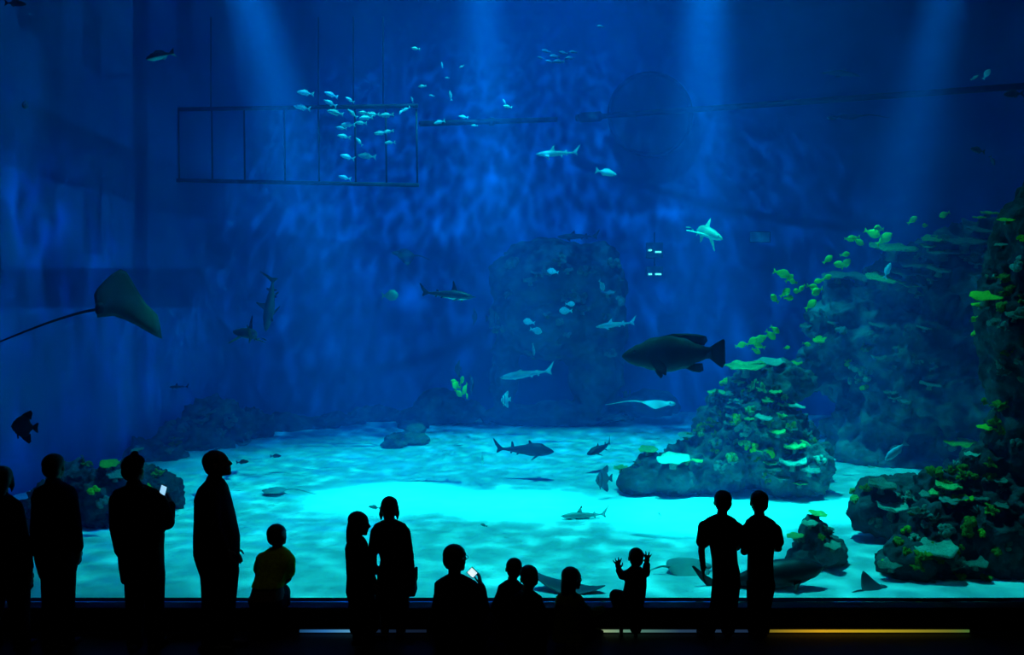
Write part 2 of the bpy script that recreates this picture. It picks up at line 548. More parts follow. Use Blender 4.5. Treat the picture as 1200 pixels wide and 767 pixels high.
# sloping middle reef
rock('reef_rock', [(885, 520, 14.0, 0.95, 0.9, 0.75), (830, 545, 13.7, 0.75, 0.7, 0.5), (925, 545, 13.6, 0.7, 0.7, 0.55), (890, 470, 14.4, 0.55, 0.7, 0.6), (915, 445, 14.8, 0.55, 0.6, 0.3), (850, 500, 14.3, 0.5, 0.6, 0.5), (790, 560, 13.6, 0.5, 0.5, 0.3)],
     'sloping middle reef rock thickly grown with green corals', material=M_ROCK2, voxel=0.04, amp=0.17, freq=1.9, seed=21)
rock('boulder', [(750, 562, 13.4, 0.38, 0.4, 0.22), (790, 560, 13.2, 0.34, 0.35, 0.25), (760, 545, 13.6, 0.25, 0.3, 0.2)],
     'low boulder at the foot of the middle reef beside the batfish', material=M_ROCK, voxel=0.035, amp=0.07, freq=2.2, seed=23)

# great overhanging cliff on the right
rock('cliff_rock', [(1040, 470, 17.0, 1.1, 1.2, 1.9), (1010, 400, 17.2, 1.0, 1.2, 1.1), (1090, 400, 17.0, 1.4, 1.4, 1.4), (1150, 330, 16.5, 1.5, 1.4, 1.1), (1080, 330, 17.0, 1.2, 1.2, 0.55), (1000, 360, 17.2, 0.7, 0.9, 0.5),
      (1130, 470, 16.4, 1.4, 1.3, 1.6), (1170, 280, 16.5, 0.9, 1.0, 0.45), (1110, 305, 16.8, 0.9, 0.9, 0.35), (990, 500, 17.0, 0.35, 0.6, 0.8), (1210, 400, 16, 1.0, 1.2, 2.2), (1040, 540, 16.6, 1.0, 0.9, 0.5), (955, 440, 17.6, 0.5, 0.7, 0.3)],
     'great dark reef cliff with layered ledges rising beside the side wall', material=M_ROCKC, voxel=0.07, amp=0.36, freq=1.1, strata=0.22, seed=31)

# dark near column at the right edge
rock('column_rock', [(1215, 300, 9.6, 0.35, 0.6, 0.9), (1210, 420, 9.6, 0.45, 0.6, 0.9), (1205, 530, 9.5, 0.4, 0.6, 0.7), (1195, 620, 9.4, 0.5, 0.6, 0.7), (1225, 380, 9.8, 0.7, 0.7, 1.6), (1185, 390, 9.5, 0.28, 0.4, 0.35)],
     'near black rock column rising close to the glass past the cliff', material=M_ROCKD, voxel=0.04, amp=0.10, freq=2.0, strata=0.05, seed=37)
rock('boulder', [(1035, 590, 10.5, 0.36, 0.35, 0.36), (1065, 585, 10.6, 0.33, 0.35, 0.33), (1012, 600, 10.4, 0.18, 0.25, 0.24), (1050, 615, 10.3, 0.34, 0.3, 0.16)],
     'rounded blue grey boulder with a long yellow coral on its flank', material=M_ROCK, voxel=0.03, amp=0.07, freq=2.6, seed=41)
rock('near_reef_rock', [(1105, 640, 9.3, 0.5, 0.45, 0.5), (1060, 665, 9.1, 0.3, 0.35, 0.34), (1160, 640, 9.3, 0.45, 0.5, 0.6), (1120, 590, 9.6, 0.36, 0.4, 0.4), (1160, 565, 9.6, 0.36, 0.4, 0.45), (1120, 690, 9.0, 0.65, 0.35, 0.18), (1095, 570, 9.8, 0.22, 0.3, 0.2)],
     'nearest dark reef rock crowded with corals beside the black column', material=M_ROCKD, voxel=0.03, amp=0.10, freq=2.4, seed=43)
rock('small_rock', [(957, 645, 9.35, 0.26, 0.24, 0.26), (955, 625, 9.4, 0.16, 0.2, 0.2), (972, 650, 9.4, 0.2, 0.2, 0.2), (940, 655, 9.3, 0.16, 0.2, 0.14)],
     'small coral-capped rock standing alone on sand behind the boys', material=M_ROCK, voxel=0.022, amp=0.05, freq=3.4, seed=47)

# ---------------------------------------------------------------- corals
M_CG = mat('bright_green_coral', (0.05, 0.36, 0.10), 0.7, (0.20, 0.75, 0.18), 9.0, 0.4, 30, spec=0.2)
M_CY = mat('yellow_green_coral', (0.32, 0.50, 0.02), 0.7, (0.66, 0.82, 0.03), 9.0, 0.4, 30, spec=0.2)
M_CP = mat('pale_mint_coral', (0.14, 0.38, 0.28), 0.75, (0.30, 0.58, 0.42), 9.0, 0.4, 30, spec=0.2)
M_CB = mat('grey_green_coral', (0.05, 0.16, 0.14), 0.8, (0.12, 0.32, 0.24), 9.0, 0.5, 30, spec=0.2)
M_CO = mat('olive_coral', (0.14, 0.19, 0.015), 0.8, (0.30, 0.38, 0.03), 9.0, 0.5, 30, spec=0.2)
M_STALK = mat('coral_stalk', (0.10, 0.22, 0.17), 0.85, (0.16, 0.32, 0.22), 12.0, 0.4, 30)
CMAT = {'g': M_CG, 'y': M_CY, 'p': M_CP, 'b': M_CB, 'o': M_CO}
CWORD = {'g': 'bright green', 'y': 'yellow green', 'p': 'pale mint', 'b': 'grey green', 'o': 'olive'}
rnd = random.Random(7)

def plate_bm(seed, ruffle=0.05, cup=0.08, thick=0.07, wob=0.11):
    r = random.Random(seed)
    ph = [r.random() * 6.28 for _ in range(6)]
    bm = bmesh.new()
    N = 36; RN = 6
    def pt(k, j, side):
        a = 2 * PI * k / N; t = j / RN
        rad = t * (1 + wob * math.sin(2 * a + ph[0]) + wob * 0.6 * math.sin(3 * a + ph[1]) + wob * 0.35 * math.sin(7 * a + ph[2]))
        z = cup * t * t + ruffle * t * t * math.sin(5 * a + ph[3]) + ruffle * 0.5 * t * t * math.sin(9 * a + ph[4])
        z += side * thick * (1 - 0.75 * t ** 3)
        return (rad * math.cos(a), rad * math.sin(a), z)
    tops = [bm.verts.new((0, 0, thick))]; bots = [bm.verts.new((0, 0, -thick))]
    T = [[bm.verts.new(pt(k, j, 1)) for k in range(N)] for j in range(1, RN + 1)]
    B = [[bm.verts.new(pt(k, j, -1)) for k in range(N)] for j in range(1, RN + 1)]
    for k in range(N):
        k2 = (k + 1) % N
        bm.faces.new((tops[0], T[0][k], T[0][k2])); bm.faces.new((bots[0], B[0][k2], B[0][k]))
        for j in range(RN - 1):
            bm.faces.new((T[j][k], T[j + 1][k], T[j + 1][k2], T[j][k2]))
            bm.faces.new((B[j][k2], B[j + 1][k2], B[j + 1][k], B[j][k]))
        bm.faces.new((T[-1][k], B[-1][k], B[-1][k2], T[-1][k2]))
    return bm

def knob_bm(seed, n=14):
    r = random.Random(seed); bm = bmesh.new()
    for i in range(n):
        a = r.random() * 6.28; q = math.sqrt(r.random()) * 0.75
        h = 0.55 * (1 - q * q)
        s = r.uniform(0.2, 0.36)
        ellipsoid(bm, (q * math.cos(a), q * math.sin(a), h), (s, s, s * r.uniform(0.9, 1.5)), sub=2)
    return bm

def branch_bm(seed, n=11):
    r = random.Random(seed); bm = bmesh.new()
    for i in range(n):
        a = r.random() * 6.28; tilt = r.uniform(0.1, 0.9)
        L = r.uniform(0.6, 1.1)
        d = Vector((math.cos(a) * tilt, math.sin(a) * tilt, 1)).normalized()
        side = Vector((math.cos(a + 1.5), math.sin(a + 1.5), 0)) * 0.2
        p0 = Vector((d.x * 0.1, d.y * 0.1, -0.1))
        p1 = p0 + d * L * 0.55; p2 = p1 + (d + side + Vector((0, 0, .3))).normalized() * L * 0.45
        tube(bm, [p0, p1, p2], [0.12, 0.10, 0.05], 6)
        p3 = p1 + (d - side * 2).normalized() * L * 0.35
        tube(bm, [p1, (p1 + p3) / 2, p3], [0.08, 0.07, 0.03], 6)
    return bm

def leafy_bm(seed, n=18):
    r = random.Random(seed); bm = bmesh.new()
    for i in range(n):
        a = r.random() * 6.28; out = r.uniform(0.3, 1.0); h = r.uniform(0.3, 0.9)
        w = r.uniform(0.16, 0.3)
        ax = Vector((math.cos(a), math.sin(a), 0)); sd = Vector((-math.sin(a), math.cos(a), 0))
        rows = []
        for j in range(5):
            t = j / 4
            c = ax * out * t + Vector((0, 0, h * math.sin(t * 2.0)))
            ww = w * math.sin(PI * (0.12 + 0.84 * t))
            rows.append((c - sd * ww, c + sd * ww + Vector((0, 0, 0.05)), c + Vector((0, 0, 0.05)), ))
        vs = [[bm.verts.new(q) for q in row] for row in rows]
        lo = [[bm.verts.new(Vector(q) - Vector((0, 0, 0.035))) for q in row] for row in rows]
        for j in range(4):
            for (p, q) in ((0, 2), (2, 1)):
                bm.faces.new((vs[j][p], vs[j][q], vs[j + 1][q], vs[j + 1][p]))
                bm.faces.new((lo[j + 1][p], lo[j + 1][q], lo[j][q], lo[j][p]))
            bm.faces.new((vs[j + 1][0], lo[j + 1][0], lo[j][0], vs[j][0]))
            bm.faces.new((vs[j][1], lo[j][1], lo[j + 1][1], vs[j + 1][1]))
    return bm

def mesh_of(name, bm, smooth=True):
    me = bpy.data.meshes.new(name); bm.normal_update(); bm.to_mesh(me); bm.free()
    if smooth: me.polygons.foreach_set('use_smooth', [True] * len(me.polygons))
    return me

CM = {}
for c in CMAT:
    for i in range(3):
        for kind, fn in (('plate', lambda s: plate_bm(s)), ('leather', lambda s: plate_bm(s, 0.09, 0.20, 0.13, 0.07)), ('knob', knob_bm), ('branch', branch_bm), ('leafy', leafy_bm)):
            me = mesh_of(kind + '_coral', fn(i * 13 + len(kind)))
            me.materials.append(CMAT[c])
            CM[(kind, c, i)] = me
bm = bmesh.new(); tube(bm, [(0, 0, -0.55), (0, 0, -0.3), (0, 0, 0.0)], [0.32, 0.2, 0.34], 10)
ME_STALK = mesh_of('stalk', bm); ME_STALK.materials.append(M_STALK)
KWORD = {'plate': 'flat plate coral', 'leather': 'ruffled leather coral', 'knob': 'knobbly clustered coral', 'branch': 'branching finger coral', 'leafy': 'leafy soft coral'}
SZW = lambda w: 'large' if w > 45 else ('mid-sized' if w > 24 else 'small')

def coral(kind, c, px, py, wpx, where, flat=None, tilt=None, dz=0.0, label=None, variant=None):
    """grow one coral on whatever rock lies behind pixel (px, py); wpx = width in pixels"""
    h = cast(px, py)
    if h is None:
        # just above the outline: step down to the rock's edge and stand the coral on it
        for q in range(1, 40):
            h = cast(px, py + q * 2)
            if h: break
        if h is None:
            print('NO ROCK', kind, px, py); return None
    loc, n, dist, z0, z1 = h
    D = loc.y
    size = wpx / 2 * D / F
    r = rnd
    up = Vector((0, 0, 1))
    tip = P(px, py, D)
    i = r.randrange(3) if variant is None else variant
    nm = {'plate': 'plate_coral', 'leather': 'leather_coral', 'knob': 'knob_coral', 'branch': 'branch_coral', 'leafy': 'leafy_coral'}[kind]
    yaw = r.random() * 6.28
    if kind in ('plate', 'leather'):
        root = empty(nm)
        nn = (up * 2.2 + Vector((n.x, n.y, max(n.z, 0))) * 0.35 + Vector((r.uniform(-0.25, 0.25), -0.22 if loc.z < 2.2 else -0.5, 0))).normalized()
        if tilt: nn = (nn + Vector(tilt)).normalized()
        o = new_obj('plate' if kind == 'plate' else 'cap', CM[(kind, c, i)], None, root)
        s = new_obj('stalk', ME_STALK, None, root)
        root.rotation_euler = (nn.to_track_quat('Z', 'Y') @ Quaternion((0, 0, 1), yaw)).to_euler()
        base = loc + Vector((n.x, n.y, max(n.z, 0.3))) * size * 0.4
        root.location = base
        root.scale = (size, size, size * (1.0 if kind == 'plate' else 1.1))
    else:
        root = new_obj(nm, CM[(kind, c, i)], None)
        nn = (up + n * 1.1).normalized()
        root.rotation_euler = (nn.to_track_quat('Z', 'Y') @ Quaternion((0, 0, 1), yaw)).to_euler()
        root.location = loc - n * size * 0.15
        root.scale = (size, size, size)
    u = (loc.z - z0) / max(z1 - z0, 0.1)
    lev = 'at the foot of' if u < 0.25 else 'low on' if u < 0.5 else 'high on' if u < 0.8 else 'on the crown of'
    lab = label or ('%s %s %s %s %s' % (SZW(wpx), CWORD[c], KWORD[kind], lev, where))
    tag(root, lab, 'coral', 'corals on ' + where)
    return root

MID = 'the sloping middle reef'
for a in [('plate', 'g', 877, 434, 44), ('plate', 'p', 905, 428, 36), ('leather', 'y', 934, 428, 18), ('plate', 'g', 842, 452, 24), ('knob', 'y', 850, 450, 18), ('plate', 'g', 868, 448, 16), ('leafy', 'g', 884, 455, 20), ('leafy', 'g', 893, 457, 16),
          ('plate', 'p', 924, 477, 26), ('leather', 'p', 893, 491, 20), ('knob', 'y', 862, 493, 20), ('knob', 'g', 880, 482, 16), ('leafy', 'b', 850, 468, 24), ('leafy', 'b', 875, 470, 26), ('knob', 'b', 905, 478, 20),
          ('branch', 'o', 826, 503, 24), ('leafy', 'o', 836, 498, 20), ('leafy', 'o', 818, 506, 20), ('plate', 'p', 806, 479, 22), ('knob', 'b', 870, 505, 22), ('leafy', 'b', 890, 508, 22), ('leather', 'g', 912, 507, 20), ('knob', 'g', 872, 520, 18), ('knob', 'y', 880, 525, 18),
          ('leafy', 'b', 858, 520, 20), ('knob', 'y', 903, 532, 18), ('leather', 'g', 934, 528, 24), ('leather', 'p', 930, 543, 32), ('leather', 'b', 907, 551, 22), ('leather', 'b', 948, 552, 22), ('leather', 'g', 935, 566, 20), ('knob', 'p', 960, 540, 18), ('branch', 'b', 945, 510, 22), ('leafy', 'b', 920, 517, 22),
          ('knob', 'o', 858, 538, 16), ('leafy', 'g', 900, 497, 18), ('leafy', 'o', 885, 540, 18), ('plate', 'p', 915, 560, 18), ('knob', 'b', 838, 520, 18), ('leafy', 'b', 842, 482, 18), ('leather', 'b', 860, 478, 18), ('plate', 'g', 898, 470, 16), ('leafy', 'g', 915, 490, 16), ('leafy', 'o', 926, 500, 16)]:
    coral(*a, MID)
LOW = 'the low boulder'
for a in [('plate', 'p', 788, 541, 38), ('plate', 'g', 760, 530, 24), ('leather', 'g', 729, 547, 16), ('branch', 'b', 747, 546, 18)]:
    coral(*a, LOW)
CLF = 'the great reef cliff'
for a in [('plate', 'g', 1033, 330, 44), ('plate', 'g', 1066, 335, 36), ('plate', 'g', 1045, 301, 52), ('plate', 'g', 1093, 282, 26), ('leather', 'g', 1086, 290, 16), ('plate', 'b', 1000, 318, 44), ('plate', 'b', 985, 322, 34), ('plate', 'y', 1150, 255, 16), ('plate', 'y', 1181, 259, 18), ('plate', 'y', 1158, 240, 18),
          ('leather', 'y', 963, 400, 18), ('plate', 'b', 950, 382, 20), ('knob', 'y', 992, 424, 14), ('knob', 'p', 1005, 432, 22), ('knob', 'p', 1015, 440, 20), ('knob', 'p', 1000, 446, 18), ('leather', 'b', 1045, 463, 16), ('leather', 'b', 1057, 473, 16), ('knob', 'o', 1013, 408, 16), ('plate', 'b', 1060, 322, 40), ('plate', 'b', 1075, 312, 36), ('plate', 'b', 1110, 300, 36), ('plate', 'b', 1130, 290, 46), ('plate', 'b', 1100, 318, 30), ('plate', 'b', 1150, 275, 40), ('knob', 'y', 1013, 455, 12), ('knob', 'b', 1022, 396, 18), ('leafy', 'b', 965, 370, 18), ('plate', 'g', 1072, 345, 20)]:
    coral(*a, CLF)
COLM = 'the black rock column'
for a in [('plate', 'y', 1158, 350, 36), ('plate', 'y', 1151, 358, 18), ('leafy', 'y', 1143, 376, 14), ('leafy', 'o', 1175, 365, 26), ('knob', 'y', 1142, 392, 10), ('leafy', 'o', 1175, 480, 30), ('plate', 'y', 1160, 502, 22), ('leafy', 'o', 1180, 330, 26), ('knob', 'p', 1195, 312, 22), ('knob', 'y', 1197, 280, 12), ('leather', 'b', 1188, 374, 22), ('leafy', 'o', 1183, 345, 24), ('knob', 'b', 1165, 380, 18), ('leafy', 'o', 1168, 497, 20), ('knob', 'b', 1190, 520, 16)]:
    coral(*a, COLM)
NR = 'the nearest reef rock'
for a in [('plate', 'y', 1138, 521, 40), ('leather', 'p', 1143, 534, 18), ('knob', 'b', 1115, 522, 20), ('leafy', 'o', 1095, 558, 26), ('leafy', 'o', 1115, 556, 24), ('leafy', 'o', 1130, 560, 22), ('knob', 'b', 1112, 545, 18), ('leather', 'g', 1108, 574, 30), ('leather', 'g', 1098, 582, 20), ('leather', 'y', 1131, 586, 22), ('leather', 'b', 1118, 592, 30), ('knob', 'y', 1063, 622, 14), ('knob', 'p', 1072, 632, 16), ('leather', 'p', 1100, 646, 44),
          ('leafy', 'o', 1080, 655, 26), ('leafy', 'o', 1076, 665, 20), ('leather', 'b', 1046, 663, 26), ('knob', 'y', 1034, 660, 12), ('branch', 'b', 1095, 610, 24), ('leafy', 'b', 1080, 605, 30), ('knob', 'b', 1110, 625, 24), ('leafy', 'b', 1068, 585, 24), ('leafy', 'o', 1135, 630, 20), ('knob', 'y', 1150, 625, 12), ('leafy', 'b', 1120, 665, 30), ('branch', 'b', 1145, 600, 22), ('knob', 'p', 1085, 615, 14), ('knob', 'p', 1105, 620, 14), ('leather', 'b', 1140, 660, 26), ('knob', 'b', 1090, 688, 20), ('leather', 'b', 1060, 690, 24), ('knob', 'o', 1168, 648, 16), ('leafy', 'o', 1160, 600, 22), ('knob', 'b', 1180, 640, 16)]:
    coral(*a, NR)
BD = 'the rounded blue grey boulder'
for a in [('plate', 'p', 1028, 551, 36), ('branch', 'b', 1055, 553, 24), ('leafy', 'o', 1015, 575, 18), ('knob', 'g', 1000, 572, 12), ('knob', 'g', 1003, 586, 16), ('leather', 'p', 1045, 598, 34), ('leafy', 'b', 1055, 590, 24), ('leather', 'b', 1030, 570, 30), ('branch', 'b', 1045, 610, 20), ('knob', 'b', 1025, 612, 18)]:
    coral(*a, BD)
SM = 'the lone small rock'
for a in [('plate', 'g', 933, 611, 18), ('plate', 'g', 955, 605, 24), ('leather', 'p', 952, 615, 18), ('branch', 'b', 972, 612, 20), ('leather', 'p', 975, 640, 20), ('knob', 'b', 940, 632, 14), ('knob', 'o', 963, 630, 12), ('leafy', 'b', 968, 622, 16)]:
    coral(*a, SM)
MD = 'the mound behind the men'
for a in [('plate', 'g', 161, 528, 14), ('leafy', 'o', 98, 545, 22), ('plate', 'o', 128, 543, 24), ('knob', 'y', 110, 575, 16), ('leafy', 'o', 185, 558, 20), ('knob', 'y', 173, 572, 12), ('knob', 'b', 120, 590, 20), ('leather', 'b', 135, 558, 22), ('plate', 'g', 5, 545, 26)]:
    coral(*a, MD)
RG = 'the rubble heap'
for a in [('knob', 'b', 215, 505, 18), ('leafy', 'o', 205, 520, 18), ('leather', 'b', 245, 485, 20), ('knob', 'b', 270, 495, 18), ('leather', 'b', 225, 530, 18), ('plate', 'b', 230, 495, 16), ('leafy', 'b', 258, 510, 20), ('plate', 'b', 285, 520, 16)]:
    coral(*a, RG)
PL = 'the tall rock pillar'
for a in [('leather', 'b', 655, 308, 16), ('leather', 'b', 665, 318, 14), ('knob', 'b', 640, 320, 20), ('leather', 'b', 710, 345, 18), ('knob', 'b', 680, 350, 24), ('leafy', 'b', 600, 345, 22), ('knob', 'b', 585, 385, 20), ('knob', 'b', 720, 310, 20), ('leafy', 'b', 690, 320, 20), ('leather', 'b', 620, 330, 18), ('knob', 'b', 600, 310, 22), ('knob', 'b', 715, 415, 18), ('branch', 'b', 735, 440, 20), ('leafy', 'b', 662, 350, 18)]:
    coral(*a, PL)

# the smaller growth between them
def scatter(poly, n, where, kinds, lo, hi, seed):
    r = random.Random(seed)
    for i in range(n):
        x0, y0, x1, y1 = r.choice(poly)
        k, c = r.choice(kinds)
        coral(k, c, r.uniform(x0, x1), r.uniform(y0, y1), r.uniform(lo, hi), where)
scatter([(830, 455, 930, 500), (850, 490, 960, 560), (800, 500, 860, 560)], 42, MID, [('leafy', 'b'), ('leafy', 'o'), ('knob', 'b'), ('leather', 'b'), ('knob', 'g'), ('branch', 'o'), ('leather', 'g')], 10, 18, 5)
scatter([(1050, 570, 1170, 690), (1080, 540, 1180, 600)], 34, NR, [('leafy', 'b'), ('leafy', 'o'), ('knob', 'b'), ('leather', 'b'), ('branch', 'b'), ('knob', 'o')], 10, 22, 6)
scatter([(975, 350, 1100, 480), (1060, 280, 1180, 330)], 26, CLF, [('leafy', 'b'), ('knob', 'b'), ('leather', 'b'), ('plate', 'b')], 12, 24, 7)
scatter([(1150, 340, 1200, 560)], 12, COLM, [('leafy', 'o'), ('knob', 'b'), ('leafy', 'b')], 12, 24, 8)
scatter([(200, 490, 300, 540)], 12, RG, [('leafy', 'b'), ('knob', 'b'), ('leather', 'b')], 10, 18, 9)
scatter([(590, 300, 730, 420)], 14, PL, [('leafy', 'b'), ('knob', 'b'), ('leather', 'b')], 10, 20, 10)

# ---------------------------------------------------------------- fish
def two_tone(name, back, belly, z0, z1, rough=0.5, spots=None):
    """dark back and pale belly, split along the body's own height"""
    m = bpy.data.materials.new(name); m.use_nodes = True
    nt = m.node_tree; b = nt.nodes['Principled BSDF']
    b.inputs['Roughness'].default_value = rough; b.inputs['Specular IOR Level'].default_value = 0.3
    tc = nt.nodes.new('ShaderNodeTexCoord'); sp = nt.nodes.new('ShaderNodeSeparateXYZ')
    nt.links.new(tc.outputs['Object'], sp.inputs[0])
    mr = nt.nodes.new('ShaderNodeMapRange'); mr.inputs[1].default_value = z0; mr.inputs[2].default_value = z1
    nt.links.new(sp.outputs[2], mr.inputs[0])
    cr = nt.nodes.new('ShaderNodeValToRGB')
    cr.color_ramp.elements[0].color = (*belly, 1); cr.color_ramp.elements[1].color = (*back, 1)
    nt.links.new(mr.outputs[0], cr.inputs[0])
    nz = nt.nodes.new('ShaderNodeTexNoise'); nz.inputs['Scale'].default_value = 9
    nt.links.new(tc.outputs['Object'], nz.inputs['Vector'])
    mx = nt.nodes.new('ShaderNodeMixRGB'); mx.blend_type = 'MULTIPLY'; mx.inputs[0].default_value = 0.35
    nt.links.new(cr.outputs[0], mx.inputs[1]); nt.links.new(nz.outputs['Fac'], mx.inputs[2])
    nt.links.new(mx.outputs[0], b.inputs['Base Color'])
    MATS[name] = m
    return m

M_SHARK = two_tone('grey_shark_skin', (0.06, 0.10, 0.13), (0.60, 0.75, 0.75), -0.05, -0.01)
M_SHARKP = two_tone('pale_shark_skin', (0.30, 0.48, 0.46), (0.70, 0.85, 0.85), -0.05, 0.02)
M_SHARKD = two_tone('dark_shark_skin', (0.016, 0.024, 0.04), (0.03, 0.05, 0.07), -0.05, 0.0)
M_SHARKG = two_tone('green_grey_shark_skin', (0.35, 0.75, 0.50), (0.60, 0.90, 0.75), -0.06, 0.02)
M_HAMMER = two_tone('hammerhead_skin', (0.012, 0.02, 0.03), (0.7, 0.85, 0.85), -0.065, -0.045)
M_GROUPER = two_tone('dark_grouper_skin', (0.006, 0.010, 0.016), (0.02, 0.035, 0.045), -0.25, -0.1, rough=0.8)
M_FIN = mat('dark_fin', (0.008, 0.012, 0.018), 0.7)
M_FING = mat('grey_fin', (0.07, 0.12, 0.15), 0.6)
M_FINP = mat('pale_fin', (0.45, 0.65, 0.65), 0.6)
M_FINGR = mat('green_grey_fin', (0.35, 0.75, 0.55), 0.6)
M_TIP = mat('black_fin_tip', (0.006, 0.006, 0.008), 0.6)
M_SILVER = mat('silver_fish', (0.85, 0.97, 0.97), 0.35, (0.70, 0.88, 0.9), 6.0, spec=0.6)
M_YELLOWF = mat('yellow_fish', (0.70, 0.92, 0.04), 0.5, (0.50, 0.80, 0.06), 5.0)
M_BAT = mat('grey_batfish', (0.05, 0.12, 0.18), 0.5, (0.03, 0.08, 0.12), 3.0)
M_BATP = mat('pale_batfish', (0.40, 0.70, 0.66), 0.5, (0.55, 0.80, 0.74), 3.0)
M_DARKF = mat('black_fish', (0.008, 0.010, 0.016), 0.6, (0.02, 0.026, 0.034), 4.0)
M_RAYB = two_tone('ray_skin', (0.02, 0.055, 0.055), (0.05, 0.13, 0.115), -0.25, 0.25, rough=0.8)
M_RAYP = mat('pale_ray', (0.55, 0.78, 0.78), 0.6, (0.40, 0.62, 0.62), 4.0)
M_RAYS = mat('sandy_ray', (0.16, 0.32, 0.32), 0.7, (0.22, 0.40, 0.40), 4.0)
M_RAYD = mat('blue_black_ray', (0.020, 0.045, 0.075), 0.55, (0.035, 0.07, 0.11), 3.0)
M_EYE = mat('black_eye', (0.003, 0.003, 0.004), 0.15, spec=0.8)

def orient(o, loc, head, up=(0, 0, 1), scale=1.0):
    x = Vector(head).normalized()
    z = Vector(up) - x * Vector(up).dot(x); z.normalize()
    y = z.cross(x)
    o.rotation_euler = Matrix((x, y, z)).transposed().to_euler()
    o.location = loc
    o.scale = (scale,) * 3

def body_bm(prof, n=14, bend=None, flat=1.0):
    """prof: (x 0..-1, ztop, zbot, halfwidth); head at x=0 looking +x"""
    bm = bmesh.new()
    rings = []
    steps = 26
    x0, x1 = prof[0][0], prof[-1][0]
    keys = [(-p[0],) + tuple(p[1:]) for p in prof]
    for i in range(steps + 1):
        t = i / steps
        x = lerp(x0, x1, t)
        zt, zb, hw = interp(keys, -x)
        c = (zt + zb) / 2; hz = max((zt - zb) / 2, 0.002)
        ring = []
        for k in range(n):
            a = 2 * PI * k / n
            ring.append(Vector((x, max(hw, 0.002) * math.cos(a), c + hz * math.sin(a))))
        rings.append(ring)
    loft(bm, rings)
    if bend: bend_bm(bm, bend)
    return bm

def bend_bm(bm, bend):
    for v in bm.verts:
        s = max(0.0, -v.co.x - 0.25)
        v.co.y += bend * s * s

def fin_bm(outline, t=0.008, bend=None, m=None):
    """flat lens-shaped fin: outline in (x, z), thickness about y"""
    bm = bmesh.new()
    pts = [Vector((p[0], 0, p[1])) for p in outline]
    c = sum(pts, Vector()) / len(pts)
    rim = [bm.verts.new(p) for p in pts]
    inner_a = [bm.verts.new(p.lerp(c, 0.35) + Vector((0, t, 0))) for p in pts]
    inner_b = [bm.verts.new(p.lerp(c, 0.35) - Vector((0, t, 0))) for p in pts]
    n = len(pts)
    for k in range(n):
        k2 = (k + 1) % n
        bm.faces.new((rim[k], rim[k2], inner_a[k2], inner_a[k]))
        bm.faces.new((rim[k2], rim[k], inner_b[k], inner_b[k2]))
    bm.faces.new(inner_a); bm.faces.new(list(reversed(inner_b)))
    bmesh.ops.recalc_face_normals(bm, faces=bm.faces)
    if m is not None:
        bm.transform(m)
    if bend: bend_bm(bm, bend)
    return bm

def pair_fin(root, name, outline, at, splay, sweep, material, t=0.007):
    """a left and a right fin hung at (x, y, z); splay = angle down from horizontal"""
    for s in (-1, 1):
        m = Matrix.Translation((at[0], s * at[1], at[2])) @ Matrix.Rotation(s * (PI / 2 + splay), 4, 'X')
        # outline's +z becomes outwards
        m = Matrix.Translation((at[0], s * at[1], at[2])) @ Matrix.Rotation(-s * (PI / 2 + splay), 4, 'X')
        new_obj(name, fin_bm(outline, t, None, m), material, root, False)

def eyes(root, x, y, z, r):
    for s in (-1, 1):
        bm = bmesh.new(); ellipsoid(bm, (x, s * y, z), (r, r * 0.6, r), sub=2)
        new_obj('eye', bm, M_EYE, next(c_ for c_ in root.children if c_.name.startswith('body')), True)

SHARK_PROF = [(0.0, 0.004, -0.004, 0.004), (-0.03, 0.022, -0.022, 0.028), (-0.10, 0.045, -0.045, 0.05), (-0.22, 0.068, -0.062, 0.066), (-0.36, 0.075, -0.066, 0.068), (-0.52, 0.058, -0.05, 0.05), (-0.68, 0.034, -0.03, 0.028), (-0.80, 0.018, -0.016, 0.014), (-0.86, 0.014, -0.012, 0.010)]

